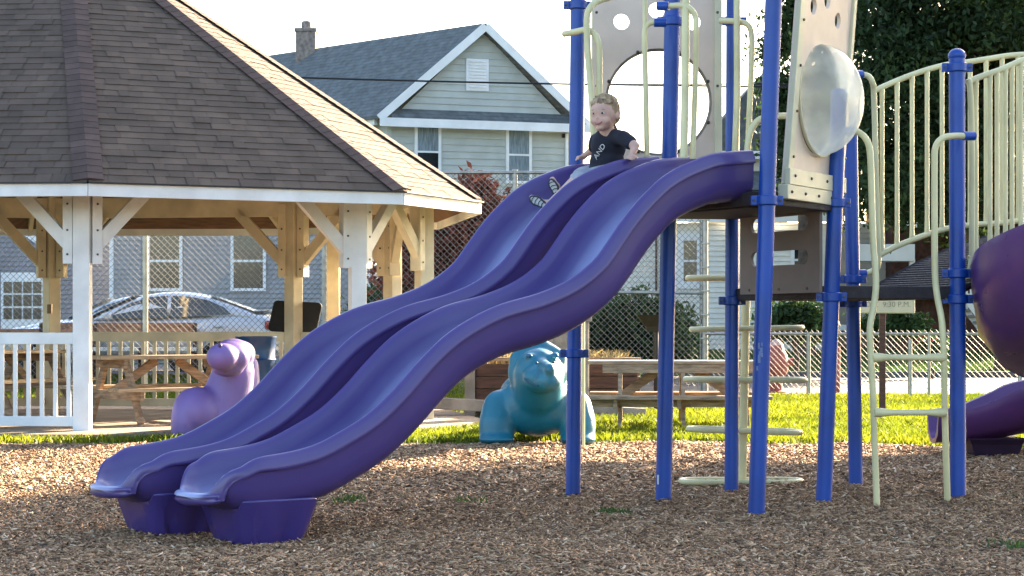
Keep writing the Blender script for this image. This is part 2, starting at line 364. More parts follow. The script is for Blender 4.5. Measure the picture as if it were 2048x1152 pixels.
# ------------------------------------------------------------------ play structure
U = Vector((-.825, -.565, 0)).normalized(); W_ = Vector((.565, -.825, 0)).normalized()
SL0 = Vector((1.318, 10.96, 0))                  # near rim line of the near lane, at the deck
play = thing('play_structure', 'blue post playground structure with purple double wave slide, tan panels and cream rails', 'play structure', (1.6, 11.6, 0))
POSTS = {'A': ((1146, 988), (1156, 0), 328, 30, 3.3), 'B': ((1327, 1003), (1345, 0), 343, 32, 3.3), 'C': ((1513, 1030), (1547, 0), 370, 34, 3.3),
         'D': ((1647, 1016), (1676, 250), 348, 32, 2.35), 'E': ((1463, 985), (1466, 0), 325, 28, 3.3), 'F': ((1712, 978), (1699, 145), 318, 28, 2.62), 'G': ((1916, 1003), (1914, 125), 343, 32, 2.6)}
def postline(k, z):                              # centre of post k at height z
    (bx, by), (tx, ty), s, w_, h = POSTS[k]; a = P(bx, by, s); b = P(tx, ty, s); f = (z - a.z) / (b.z - a.z); return a + (b - a) * f
for k, (b_, t_, s, w_, h) in POSTS.items():
    a = postline(k, -.1); b = postline(k, h); r = w_ / s / 2
    mb = MB(); mb.tube([a, b], r, 28); po = mb.build('post', M_blue, play, smooth=True)
    if k in 'DFG' or h < 3: ball('post_cap', b, r * 1.12, M_blue, po, (1, 1, .8))
def collar(k, z, h=.055, ear=.035, ang=0):
    c = postline(k, z); r = POSTS[k][3] / POSTS[k][2] / 2; mb = MB(); mb.lathe(c, [(r + .003, -h / 2), (r + .013, -h / 2 + .004), (r + .013, h / 2 - .004), (r + .003, h / 2)], 28)
    d = Vector((math.cos(ang), math.sin(ang), 0))
    for sgn in (-1, 1): mb.obox(c + d * sgn * (r + .022), d * .02, Vector((-d.y, d.x, 0)) * .012, (0, 0, h / 2 - .002))
    mb.build('post_collar', M_blue, play, smooth=True, bevel=.003)
    mb = MB()
    for sgn in (-1, 1): mb.lathe(c + d * sgn * (r + .027) + Vector((0, -.02, 0)), [(.006, 0), (.006, .012)], 8, (0, -1, 0))
    mb.build('bolt', M_bolt, play)
for k, z, a in (('A', .857, 0), ('A', 2.98, .1), ('B', 2.80, 0), ('B', 2.95, 0), ('C', 1.70, .1), ('D', 1.73, 0), ('D', 1.19, 0), ('E', 1.18, .2), ('F', 1.32, 0), ('F', 1.17, 0), ('G', 1.33, 0), ('G', 1.18, 0), ('G', 2.53, 0), ('C', 2.92, 0), ('E', 2.9, 0)): collar(k, z, ang=a)
# white label low on a post and scuff on another
c = postline('B', .07 + .06); MB().box(c + Vector((-.034, -.034, 0)), (.018, .004, .055), .7).build('sticker', M_trim, play)
c = postline('C', .86); mb = MB(); g = random.Random(2)
for k in range(7): a = -1.9 + g.uniform(-.35, .25); q = c + Vector((.0472 * math.cos(a), .0472 * math.sin(a), g.uniform(-.07, .07))); mb.obox(q, Vector((-math.sin(a), math.cos(a), 0)) * g.uniform(.003, .009), Vector((math.cos(a), math.sin(a), 0)) * .0006, (0, 0, g.uniform(.008, .022)))
mb.build('scuff_marks', mat('chalky_scuff', (.16, .22, .42), .7), play)
def sky_worn_plastic():  # paler, bluer bed: sky reflection painted into the colour, plus worn polish
    m = bpy.data.materials.new('purple_plastic_with_sky_tinted_worn_track'); m.use_nodes = True; t = m.node_tree; b = t.nodes['Principled BSDF']; N = t.nodes.new; L = t.links.new
    a = N('ShaderNodeAttribute'); a.attribute_name = 'sky_wear'; co = N('ShaderNodeTexCoord'); n = N('ShaderNodeTexNoise'); n.inputs['Scale'].default_value = 2.5; n.inputs['Detail'].default_value = 6; L(co.outputs['Object'], n.inputs[0])
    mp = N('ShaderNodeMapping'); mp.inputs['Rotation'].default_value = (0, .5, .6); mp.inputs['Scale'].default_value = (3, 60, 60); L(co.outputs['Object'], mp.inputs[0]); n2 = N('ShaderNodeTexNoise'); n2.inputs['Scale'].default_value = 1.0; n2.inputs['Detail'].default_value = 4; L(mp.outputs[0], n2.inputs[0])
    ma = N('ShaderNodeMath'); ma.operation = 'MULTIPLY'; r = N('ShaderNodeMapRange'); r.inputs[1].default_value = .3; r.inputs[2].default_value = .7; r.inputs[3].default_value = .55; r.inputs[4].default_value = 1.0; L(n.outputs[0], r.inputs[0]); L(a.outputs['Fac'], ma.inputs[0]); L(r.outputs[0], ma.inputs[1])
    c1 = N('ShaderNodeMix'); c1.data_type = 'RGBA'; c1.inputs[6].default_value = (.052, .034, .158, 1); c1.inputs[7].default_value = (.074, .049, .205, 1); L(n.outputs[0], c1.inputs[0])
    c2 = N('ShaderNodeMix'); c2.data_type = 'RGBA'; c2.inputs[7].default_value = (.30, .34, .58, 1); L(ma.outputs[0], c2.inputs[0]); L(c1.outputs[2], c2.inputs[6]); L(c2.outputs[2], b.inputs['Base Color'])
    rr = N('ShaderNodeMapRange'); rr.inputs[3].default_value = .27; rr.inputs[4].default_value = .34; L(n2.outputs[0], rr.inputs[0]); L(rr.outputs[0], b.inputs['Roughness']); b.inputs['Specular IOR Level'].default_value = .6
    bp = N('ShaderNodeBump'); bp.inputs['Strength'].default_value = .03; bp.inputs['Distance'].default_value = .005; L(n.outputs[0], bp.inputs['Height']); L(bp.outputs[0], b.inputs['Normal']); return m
M_track = sky_worn_plastic()
# double wave slide ------------------------------------------------
RIM = [(0.0, 1.985), (0.26, 1.955), (0.42, 1.905), (0.52, 1.865), (0.63, 1.805), (0.72, 1.735), (0.81, 1.655), (0.90, 1.56), (0.97, 1.475), (1.06, 1.372), (1.22, 1.265), (1.42, 1.188), (1.67, 1.125), (1.85, 1.05), (2.0, 0.962), (2.14, 0.845), (2.28, 0.71), (2.42, 0.60), (2.56, 0.525), (2.71, 0.46), (2.88, 0.425), (3.06, 0.41), (3.4, .40)]
def rimz(t):
    # monotone smooth interpolation
    for i in range(len(RIM) - 1):
        if t <= RIM[i + 1][0]:
            (t0, z0), (t1, z1) = RIM[i], RIM[i + 1]
            m0 = (z1 - RIM[i - 1][1]) / (t1 - RIM[i - 1][0]) if i else (z1 - z0) / (t1 - t0)
            m1 = (RIM[i + 2][1] - z0) / (RIM[i + 2][0] - t0) if i + 2 < len(RIM) else (z1 - z0) / (t1 - t0)
            h = t1 - t0; f = (t - t0) / h
            return (2 * f ** 3 - 3 * f * f + 1) * z0 + (f ** 3 - 2 * f * f + f) * h * m0 + (-2 * f ** 3 + 3 * f * f) * z1 + (f ** 3 - f * f) * h * m1
    return RIM[-1][1]
HALF = [(0, -.225), (.08, -.224), (.14, -.215), (.172, -.19), (.192, -.145), (.203, -.09), (.212, -.045), (.222, -.016), (.236, 0), (.250, .003), (.262, -.004), (.269, -.020), (.277, -.048), (.281, -.062), (.277, -.071), (.262, -.074), (.257, -.10), (.252, -.15), (.239, -.20), (.212, -.243), (.16, -.268), (.08, -.274), (0, -.275)]
def lane(origin, name_label):
    TE = 2.96; LEN = .30; rings = []
    st = [(i * .035, 0) for i in range(int(TE / .035) + 1)] + [(TE + LEN * math.sin(math.pi / 2 * k / 16), 0) for k in range(1, 17)] + [(TE + LEN, math.pi / 2 * k / 6) for k in range(1, 7)]
    for t, ra in st:
        z = rimz(t); nz = (rimz(t + .02) - rimz(max(0, t - .02))) / (.02 + min(t, .02)); f = min(1, max(0, (t - TE) / LEN))
        up = (Vector((0, 0, 1)) - U * nz).normalized(); g_ = 1 - max(0, 1 - f ** 2.4) ** .7
        ws = 1 - .20 * f ** 4; ring = []; lip = max(0, (f - .5) / .5); lip = lip * lip * (3 - 2 * lip) * .066
        for sgn, seq in ((1, HALF), (-1, HALF[-2:0:-1])):
            for i, (x_, y_) in enumerate(seq):
                k_ = i if sgn > 0 else len(HALF) - 2 - i
                yb = -.225 * g_ + lip
                if k_ <= 11: y2 = -.225 + (y_ + .225) * (1 - g_) + lip                # the rims sink to a low rolled lip
                elif k_ <= 14: y2 = yb + y_ * (1 - .55 * f)
                else: y2 = y_ + (yb - .036 - (k_ - 15) * .004 - y_) * g_
                x2 = x_ if x_ < .27 else x_ + (.27 - x_) * f
                x2 = x2 * (1 - .06 * (1 - math.cos(ra))); y2 = -.185 + (y2 + .185) * (.25 + .75 * math.cos(ra)) if ra else y2
                lag = 1 - .26 * (abs(x_) / .27) ** 2.6
                ring.append(origin + U * (t if t <= TE else TE + (t - TE) * lag + .030 * math.sin(ra)) + W_ * (sgn * x2 * ws) + Vector((0, 0, z)) + up * y2)
        rings.append(ring)
    mb = MB(); mb.loft(rings, True, True)
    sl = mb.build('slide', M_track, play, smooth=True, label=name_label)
    at = sl.data.attributes.new('sky_wear', 'FLOAT', 'POINT'); nn_ = 2 * len(HALF) - 2; half_i = [1, 1, 1, .72, .3, .08] + [0] * 60  # how much painted sky reflection and worn fading each point takes
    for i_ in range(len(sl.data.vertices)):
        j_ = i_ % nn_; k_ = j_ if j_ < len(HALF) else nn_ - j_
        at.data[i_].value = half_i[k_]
    # moulded exit base
    mb = MB(); R = []
    def ringat(lv, t0, t1, hw, groove, lo=0):
        pts = []; n = 11; groove = groove * (1 if lv < .5 else .55 if lv < .7 else 0)
        for i in range(n): f = i / (n - 1); g = groove if i in (3, 4, 8) else 0; pts.append((t0 + (t1 - t0) * f, hw - g * .6 - (.02 if i in (0, n - 1) else 0), 1))
        for i in range(5): f = (i + .5) / 5; pts.append((t1 + .012, hw * (1 - 2 * f), 0))
        for i in range(n): f = 1 - i / (n - 1); g = groove if i in (3, 4, 8) else 0; pts.append((t0 + (t1 - t0) * f, -hw + g * .6 + (.02 if i in (0, n - 1) else 0), 1))
        for i in range(5): f = (i + .5) / 5; pts.append((t0 - .012, -hw * (1 - 2 * f), 0))
        out = []
        for a, b, side in pts:
            zt = .212 if side else .172
            if lo: zt = .162
            out.append(origin + U * a + W_ * b + Vector((0, 0, zt * lv)))
        return out
    for lv, e in ((-.1, .06), (.05, .045), (.25, .03), (.6, .012), (.9, -.004), (.98, -.010)): R.append(ringat(lv, 2.70 + e * 1.0, 3.075 - e * .9, .236 - e * 1.0, .03))
    R.append(ringat(1.0, 2.71, 3.07, .230, 0)); R.append(ringat(1.0, 2.73, 3.05, .21, 0, 1))
    mb.loft(R); mb.build('slide_base', M_purple, sl, smooth=True, bevel=.006)
    return sl
laneN = SL0 - W_ * .26; laneF = SL0 - W_ * .87 + U * .17
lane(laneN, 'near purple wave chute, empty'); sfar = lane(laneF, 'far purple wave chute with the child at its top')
c = laneF + U * 2.78 + W_ * .12; MB().box(c + Vector((0, 0, .01)), (.09, .07, .05), .6).build('anchor_block', mat('yellow_plastic', (.45, .36, .03), .5), sfar)
# decks ------------------------------------------------
def deck(keys, z, th, name='deck'):
    pts = [postline(k, z) for k in keys]; c = sum(pts, Vector()) / len(pts); pts = [Vector((p.x, p.y, z)) for p in pts]
    MB().prism(pts, (0, 0, -th)).build(name, M_deck, play, bevel=.006)
deck('ACDE', 1.755, .075); deck('DGFE', 1.255, .075)
MB().prism([SL0 + U * .0 + Vector((0, 0, 1.77)), SL0 + U * .0 - W_ * 1.2 + Vector((0, 0, 1.77)), SL0 - U * .14 - W_ * 1.2 + Vector((0, 0, 1.77)), SL0 - U * .14 + Vector((0, 0, 1.77))], (0, 0, -.10)).build('slide_ledge', M_deck, play)
c = P(1455, 405, 350); MB().box(c, (.12, .12, .05), .6).build('deck_bracket', M_deck, play)
# panels ------------------------------------------------
def holed_panel(name, p0, p1, z0, z1, holes, th, m, parent, lean=(0, 0, 0), seg=40):
    """upright sheet p0->p1, z0..z1, with round or slot holes cut through: holes = (u, z, rx, rz)"""
    p0, p1 = Vector(p0), Vector(p1); d = Vector((p1.x - p0.x, p1.y - p0.y, 0)); Lw = d.length; d.normalize(); n = Vector((d.y, -d.x, 0)); lean = Vector(lean)
    b = bmesh.new(); outer = [(0, z0), (Lw, z0), (Lw, z1), (0, z1)]
    def loop(pts): vs = [b.verts.new((x, 0, z)) for x, z in pts]; return [b.edges.new((vs[i], vs[(i + 1) % len(vs)])) for i in range(len(vs))]
    E = loop(outer)
    for (u, z, rx, rz) in holes:
        if rx <= rz * 1.01: E += loop([(u + rx * math.cos(a), z + rz * math.sin(a)) for a in [2 * math.pi * k / seg for k in range(seg)]])
        else: E += loop([(u + (rx - rz) * (1 if math.cos(a) > 0 else -1) + rz * math.cos(a), z + rz * math.sin(a)) for a in [2 * math.pi * (k + .5) / seg for k in range(seg)]])
    bmesh.ops.triangle_fill(b, use_beauty=True, edges=E)
    # drop the faces that fill a hole
    for f in list(b.faces):
        c = f.calc_center_median()
        for (u, z, rx, rz) in holes:
            dx = max(0, abs(c.x - u) - (rx - rz)) if rx > rz * 1.01 else c.x - u
            rr = rz if rx > rz * 1.01 else rx
            if dx * dx / rr ** 2 + (c.z - z) ** 2 / rz ** 2 < .97: b.faces.remove(f); break
    ex = bmesh.ops.extrude_face_region(b, geom=list(b.faces)); bmesh.ops.translate(b, verts=[v for v in ex['geom'] if isinstance(v, bmesh.types.BMVert)], vec=(0, th, 0))
    for v in b.verts:
        x, y, z = v.co; v.co = Vector((p0.x, p0.y, 0)) + d * x - n * (y - th / 2) + Vector((0, 0, z)) + lean * (z - z0)
    mb = MB(); mb.b.free(); mb.b = b
    return mb.build(name, m, parent), d, n
# rear panel with the bubble window (between the two rear posts)
pa = P(1186, 500, 331); pb = P(1441, 500, 330); HC = P(1316, 205, 330); hu = Vector((HC.x - pa.x, HC.y - pa.y, 0)).length
rp, d, n = holed_panel('play_panel', pa, pb, 1.80, 3.25, [(hu, HC.z, .325, .325)] + [(Vector((q.x - pa.x, q.y - pa.y, 0)).length, q.z, .048, .048) for q in (P(1241, 45, 330), P(1312, 22, 330), P(1385, 45, 330), P(1385, -45, 330), P(1245, -45, 330))], .02, M_tan, play)
for xx in (1191, 1436): MB().box(P(xx, 0, 330.5) * 1.0 + Vector((0, -.004, -.48)), (.046, .034, 1.5), 0).build('panel_edge', M_tanc, rp, bevel=.004)
mb = MB(); hc = Vector((HC.x, HC.y, HC.z)); R = []
mb2 = [(hc + d * .325 * math.cos(a) + Vector((0, 0, .325 * math.sin(a)))) for a in [2 * math.pi * k / 64 for k in range(64)]]
mb.tube([p - n * -.014 for p in mb2], .017, 8, closed=True, flat=.6); mb.build('window_ring', mat('smoky_bronze_flange', (.22, .18, .13), .35, .2, 8), rp, smooth=True)
def clear_mat():
    m = bpy.data.materials.new('scuffed_clear_dome'); m.use_nodes = True; t = m.node_tree; b = t.nodes['Principled BSDF']; N = t.nodes.new; L = t.links.new
    b.inputs['Base Color'].default_value = (.93, .93, .86, 1); b.inputs['Roughness'].default_value = .12; b.inputs['Specular IOR Level'].default_value = 1.0
    tp = N('ShaderNodeBsdfTransparent'); tp.inputs[0].default_value = (.97, .97, .92, 1); tr = N('ShaderNodeBsdfTranslucent'); tr.inputs[0].default_value = (.85, .86, .76, 1)
    n = N('ShaderNodeTexNoise'); n.inputs['Scale'].default_value = 3.0; n.inputs['Detail'].default_value = 7; co = N('ShaderNodeTexCoord'); L(co.outputs['Object'], n.inputs[0])
    r = N('ShaderNodeMapRange'); r.inputs[1].default_value = .35; r.inputs[2].default_value = .65; r.inputs[3].default_value = .22; r.inputs[4].default_value = .62; L(n.outputs[0], r.inputs[0])
    m1 = N('ShaderNodeMixShader'); m1.inputs[0].default_value = .55; L(b.outputs[0], m1.inputs[1]); L(tr.outputs[0], m1.inputs[2])
    m2 = N('ShaderNodeMixShader'); L(r.outputs[0], m2.inputs[0]); L(m1.outputs[0], m2.inputs[1]); L(tp.outputs[0], m2.inputs[2]); L(m2.outputs[0], t.nodes['Material Output'].inputs[0])
    return m
def clear2():
    m = bpy.data.materials.new('clear_dome'); m.use_nodes = True; t = m.node_tree; b = t.nodes['Principled BSDF']; N = t.nodes.new; L = t.links.new
    b.inputs['Base Color'].default_value = (.9, .9, .85, 1); b.inputs['Roughness'].default_value = .2
    tp = N('ShaderNodeBsdfTransparent'); m2 = N('ShaderNodeMixShader'); m2.inputs[0].default_value = .88; L(b.outputs[0], m2.inputs[1]); L(tp.outputs[0], m2.inputs[2]); L(m2.outputs[0], t.nodes['Material Output'].inputs[0]); return m
def dome(c, d, n, R, hgt, m, parent, seg=48, rings=14):
    mb = MB(); RR = []
    for j in range(rings + 1):
        a = j / rings * math.pi / 2; rr = R * math.cos(a) + (.0 if j else 0); hh = hgt * math.sin(a)
        RR.append([c + d * rr * math.cos(q) + Vector((0, 0, rr * math.sin(q))) + n * hh for q in [2 * math.pi * k / seg for k in range(seg)]])
    RR[-1] = [c + n * hgt + (p - c - n * hgt) * .02 for p in RR[-2]]
    mb.loft(RR, True, False); return mb.build('bubble_window', m, parent, smooth=True)
dome(hc, d, -n, .31, .20, clear2(), rp)
mb = MB()
for a in range(8):
    q = hc + (d * math.cos(a * .785 + .4) + Vector((0, 0, math.sin(a * .785 + .4)))) * .325 + n * .03; mb.lathe(q, [(.011, 0), (.011, .006), (.004, .01)], 8, n)
for xx in (1193, 1435):
    for yy in (25, 172): mb.lathe(P(xx, yy, 333), [(.009, 0), (.009, .006)], 8, n)
mb.build('bolt', M_bolt, rp)
# side panel with the bulging bubble (right of the front post)
LEAN = Vector((.075, 0, 0))
pa = P(1566, 500, 366); pb = P(1677, 500, 343); BC = P(1628, 200, 354)
hz = BC.z; L_ = Vector((pb.x - pa.x, pb.y - pa.y, 0)).length
Hu = L_ * .5
q1 = P(1610, 12, 360); 
sp_, d2, n2_ = holed_panel('play_panel', pa, pb, 1.80, 3.3, [(Hu, hz, .31, .31), (Hu - .20, hz + .50, .045, .045), (Hu + .18, hz + .47, .045, .045), (Hu, hz + .56, .045, .045)], .022, M_tan, play, LEAN)
cc = Vector((pa.x, pa.y, 0)) + d2 * Hu + Vector((0, 0, hz)) + LEAN * (hz - 1.8) + n2_ * .012
dome(cc, d2, n2_, .312, .235, clear_mat(), sp_)
mb = MB(); mb.tube([cc + (d2 * math.cos(a) + Vector((0, 0, math.sin(a)))) * .318 for a in [2 * math.pi * k / 60 for k in range(60)]], .012, 8, closed=True, flat=.6); mb.build('window_ring', M_tanc, sp_, smooth=True)
for f, wdt in ((.035, .075), (L_ - .02, .045)):
    a = Vector((pa.x, pa.y, 0)) + d2 * f; mb = MB(); mb.obox(a + Vector((0, 0, 2.55)) + LEAN * .75 + n2_ * .014, d2 * wdt / 2, n2_ * .014, (LEAN * .75 + Vector((0, 0, .75)))); mb.build('panel_edge', M_tanc, sp_, bevel=.004)
a = Vector((pa.x, pa.y, 0)) + d2 * (L_ / 2)
MB().obox(a + Vector((0, 0, 1.84)) + n2_ * .03, d2 * (L_ / 2 + .01), n2_ * .016, (0, 0, .045)).build('bottom_rail', M_tanc, sp_, bevel=.004)
MB().obox(a + Vector((0, 0, 1.755)) - d2 * .09 + n2_ * .012, d2 * (L_ / 2 - .06), n2_ * .03, (0, 0, .04)).build('bottom_rail', M_tanc, sp_, bevel=.004)
mb = MB()
for k in range(4): mb.lathe(a + d2 * (-.36 + .24 * k) + Vector((0, 0, 1.845)) + n2_ * .045, [(.009, 0), (.009, .006), (.003, .01)], 8, n2_); mb.lathe(a + d2 * (-.40 + .2 * k) + Vector((0, 0, 1.755)) + n2_ * .042, [(.009, 0), (.009, .006), (.003, .01)], 8, n2_)
for z in (1.95, 2.2, 2.45, 2.7): mb.lathe(Vector((pa.x, pa.y, z)) + d2 * .05 + LEAN * (z - 1.8) + n2_ * .028, [(.008, 0), (.008, .008)], 8, n2_)
for z in (2.0, 2.5, 3.0): mb.lathe(Vector((pb.x, pb.y, z)) - d2 * .02 + LEAN * (z - 1.8) + n2_ * .03, [(.008, 0), (.008, .008)], 8, n2_)
mb.build('bolt', M_bolt, sp_)
# slotted panel between the decks
e0 = P(1483, 500, 329); e1 = P(1642, 500, 349)
Lp = Vector((e1.x - e0.x, e1.y - e0.y, 0)).length
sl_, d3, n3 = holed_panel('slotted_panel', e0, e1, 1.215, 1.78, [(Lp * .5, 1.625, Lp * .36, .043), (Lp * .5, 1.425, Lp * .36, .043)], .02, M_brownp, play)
mb = MB()
for f in (.12, .5, .85): mb.lathe(Vector((e0.x, e0.y, 1.24)) + d3 * Lp * f + n3 * .008, [(.009, 0), (.009, .006)], 8, n3)
mb.build('bolt', M_bolt, sl_)
# cream handrails by the slide entries ------------------------------------------------
def rail(pts, r=.0195, name='handrail', m=None, n=5, parent=None):
    return MB().tube(smooth_path(pts, n), r, 12).build(name, m or M_cream, parent or play, smooth=True)
def sleeve(a, b, r=.026): return MB().tube([a, b], r, 14).build('rail_clamp', M_blue, play, smooth=True)
PP = lambda *a: [P(*q) for q in a]
rail(PP((1128, 68, 334), (1150, 64, 336), (1172, 60, 338), (1186, 66, 339), (1196, 84, 340), (1199, 120, 340), (1196, 312, 340)))
rail(PP((1230, -8, 338), (1196, 2, 339), (1180, 16, 340), (1174, 40, 340), (1176, 110, 340), (1184, 210, 341), (1190, 316, 341)))
rail(PP((1330, 45, 349), (1310, 45, 350), (1298, 47, 350), (1291, 56, 350), (1289, 80, 350), (1292, 200, 350), (1294, 312, 350)), .016)
rail(PP((1290, -30, 350), (1290, 20, 350), (1290, 110, 350)), .014)
sleeve(P(1308, 45, 350), P(1332, 45, 350))
rail(PP((1318, 12, 354), (1340, 12, 355), (1358, 11, 356), (1378, 16, 357), (1390, 32, 357), (1392, 60, 357), (1390, 180, 356), (1385, 318, 356)), .0165)
rail(PP((1372, -20, 356), (1371, 60, 357), (1370, 200, 357), (1367, 316, 357)), .022)
sleeve(P(1316, 12, 354), P(1338, 12, 355))
rail(PP((1440, 42, 344), (1458, 42, 345), (1478, 44, 346), (1496, 50, 347), (1503, 70, 347), (1503, 110, 347), (1500, 200, 347), (1495, 308, 347)), .017)
rail(PP((1474, -20, 346), (1474, 60, 347), (1474, 200, 347), (1470, 308, 347)), .0195)
rail(PP((1494, 310, 352), (1498, 275, 352), (1508, 250, 352), (1526, 236, 352), (1560, 232, 352), (1600, 232, 350)), .0185)
# ladder ------------------------------------------------
def lrail(pts): return rail(pts, .0185, 'ladder_rail')
LR = PP((1702, 262, 352), (1716, 264, 353), (1732, 278, 354), (1740, 305, 354), (1743, 380, 354), (1746, 480, 354), (1752, 560, 355), (1748, 610, 356), (1740, 655, 357), (1742, 715, 357), (1746, 790, 357), (1749, 880, 356), (1754, 1018, 356))
l1 = lrail(LR)
RR_ = PP((1930, 272, 350), (1905, 272, 351), (1884, 277, 352), (1871, 295, 352), (1869, 330, 352), (1869, 450, 352), (1870, 545, 352), (1874, 590, 353), (1884, 645, 354), (1888, 715, 354), (1889, 790, 353), (1891, 880, 352), (1895, 1008, 349))
l2 = lrail(RR_)
sleeve(P(1690, 262, 351), P(1713, 263, 352.5)); sleeve(P(1926, 272, 350), P(1948, 272, 349))
for (x0, x1, y) in ((1744, 1889, 715), (1748, 1891, 825)):
    a, b = P(x0, y, 357), P(x1, y, 354); MB().tube([a, a + (b - a) * .06, a + (b - a) * .16, a + (b - a) * .25, a + (b - a) * .75, a + (b - a) * .84, a + (b - a) * .94, b], [.024, .027, .022, .0175, .0175, .022, .027, .024], 12).build('rung', M_cream, play, smooth=True)
# pod climber ------------------------------------------------
c0, c1 = P(1484, 975, 311), P(1494, 520, 311); clp = MB().tube([c0, c1], .027, 14).build('climber_pole', M_cream, play, smooth=True)
c0, c1 = P(1484, 975, 311), P(1494, 520, 311)
for i, (y, xl, xr, rot, tl) in enumerate(((962, 1357, 1607, .12, .0), (861, 1372, 1605, 2.75, .04), (759, 1366, 1614, -.12, .006), (657, 1378, 1609, .35, -.02), (556, 1371, 1600, .05, 0))):
    s = 311; hx = (xr - xl) / 2 / s; c = P((xl + xr) / 2, y, s); pts = []
    for k in range(40):
        a = 2 * math.pi * k / 40; ca, sa = math.cos(a), math.sin(a); x = hx * .96 * (abs(ca) ** .8) * (1 if ca > 0 else -1); yy = .19 * (abs(sa) ** .9) * (1 if sa > 0 else -1) * (.55 + .45 * abs(ca))
        pts.append(c + Vector((x, yy + .10 * x * math.sin(rot), -x * tl * .8)))
    MB().tube(pts, .0185, 10, closed=True).tube([c + Vector((0, -.1, 0)), c + Vector((0, .1, 0))], .016, 8).build('climber_loop', M_cream, clp, smooth=True)
# arched bridge with rails ------------------------------------------------
def railcurve(pts, s0, s1):
    x0, x1 = pts[0][0], pts[-1][0]; return [P(x, y, s0 + (s1 - s0) * (x - x0) / (x1 - x0)) for x, y in pts]
def interp(curve, f):
    n = len(curve) - 1; k = min(n - 1, int(f * n)); return curve[k].lerp(curve[k + 1], f * n - k)
def at_px(curve, px):
    for a, b in zip(curve, curve[1:]):
        pa_, pb_ = 1024 + F * a.x / a.y, 1024 + F * b.x / b.y
        if (pa_ - px) * (pb_ - px) <= 0 and pa_ != pb_: return a.lerp(b, (px - pa_) / (pb_ - pa_))
    return curve[-1]
far_top = railcurve([(1748, 182), (1790, 163), (1840, 144), (1890, 130), (1935, 124), (1980, 117), (2020, 111), (2060, 109), (2130, 110), (2220, 118), (2320, 140)], 316, 300)
far_bot = railcurve([(1756, 512), (1790, 494), (1840, 474), (1890, 458), (1940, 450), (2000, 446), (2060, 440), (2130, 440), (2220, 446), (2320, 470)], 316, 300)
nr_top = railcurve([(1934, 165), (1965, 152), (2000, 140), (2030, 127), (2060, 116), (2130, 104), (2220, 100), (2330, 118)], 338, 322)
nr_bot = railcurve([(1938, 517), (1965, 503), (2000, 487), (2030, 474), (2060, 462), (2130, 450), (2220, 446), (2330, 464)], 338, 322)
br = bpy.data.objects.new('arched_bridge', None); C.objects.link(br); br.parent = play; PIVOT[br.name] = PIVOT[play.name]
def sub(mb, name, m, **k): return mb.build(name, m, br, **k)
for top, bot, pxs, n_ in ((far_top, far_bot, [1764, 1794, 1824, 1854, 1884, 1940, 1972, 2004, 2036, 2070, 2110, 2150, 2190, 2240], 0), (nr_top, nr_bot, [1952, 1980, 1994, 2011, 2024, 2042, 2075, 2110, 2150, 2190, 2240], 1)):
    sub(MB().tube(smooth_path(top, 3), .0185, 10), 'top_rail', M_cream, smooth=True); sub(MB().tube(smooth_path(bot, 3), .0185, 10), 'bottom_rail', M_cream, smooth=True)
    for px in pxs:
        a, b = at_px(top, px), at_px(bot, px); b.x, b.y = a.x + (b.x - a.x) * .15, a.y + (b.y - a.y) * .15; f = lambda t: a.lerp(b, t)
        sub(MB().tube([f(0), f(.04), f(.1), f(.9), f(.96), f(1)], [.018, .016, .0145, .0145, .016, .018], 8), 'baluster', M_cream, smooth=True)
# rail ends curling down to the deck
sub(MB().tube(smooth_path(PP((1722, 149, 317), (1736, 152, 317), (1745, 165, 317), (1748, 190, 316), (1751, 300, 316), (1754, 420, 316), (1757, 520, 316), (1748, 540, 316), (1722, 550, 317)), 5), .0185, 10), 'end_rail', M_cream, smooth=True)
sub(MB().tube(smooth_path(PP((1935, 160, 339), (1940, 175, 339), (1944, 300, 338), (1944, 480, 338), (1943, 520, 338), (1937, 560, 339)), 5), .0185, 10), 'end_rail', M_cream, smooth=True)
sleeve(P(1702, 149, 318), P(1724, 149, 317)); sleeve(P(1700, 548, 318), P(1730, 548, 317), .03)
# perforated arch floor: strips across
G0, F0 = P(1938, 575, 339), P(1712, 575, 317)
arch = [(0, 0.0), (.15, .07), (.35, .17), (.6, .27), (.9, .36), (1.25, .42), (1.6, .44), (2.0, .42)]
dr = Vector((.94, .34, 0)).normalized()
mb = MB(); z0 = 1.25; path = []
for i in range(66):
    x = 2.0 * i / 65
    for (a, b) in zip(arch, arch[1:]):
        if a[0] <= x <= b[0]: z = a[1] + (b[1] - a[1]) * (x - a[0]) / (b[0] - a[0])
    path.append((x, z))
A0 = Vector((G0.x - .04, G0.y - .02, z0)); B0 = Vector((F0.x + .06, F0.y, z0))
for i, (x, z) in enumerate(path[:-1]):
    x2, z2 = path[i + 1]; a = A0 + dr * x + Vector((0, 0, z)); b = B0 + dr * x + Vector((0, 0, z)); a2 = A0 + dr * (x + (x2 - x) * .35) + Vector((0, 0, z + (z2 - z) * .35)); b2 = B0 + dr * (x + (x2 - x) * .35) + Vector((0, 0, z + (z2 - z) * .35))
    mb.prism([a, b, b2, a2], (0, 0, -.012))
for k in range(9):
    f = k / 8; mb.tube([A0.lerp(B0, f) + dr * x + Vector((0, 0, z - .011)) for x, z in path[::4]], .009 if 0 < k < 8 else .02, 5)
sub(mb, 'grid_floor', M_deck)

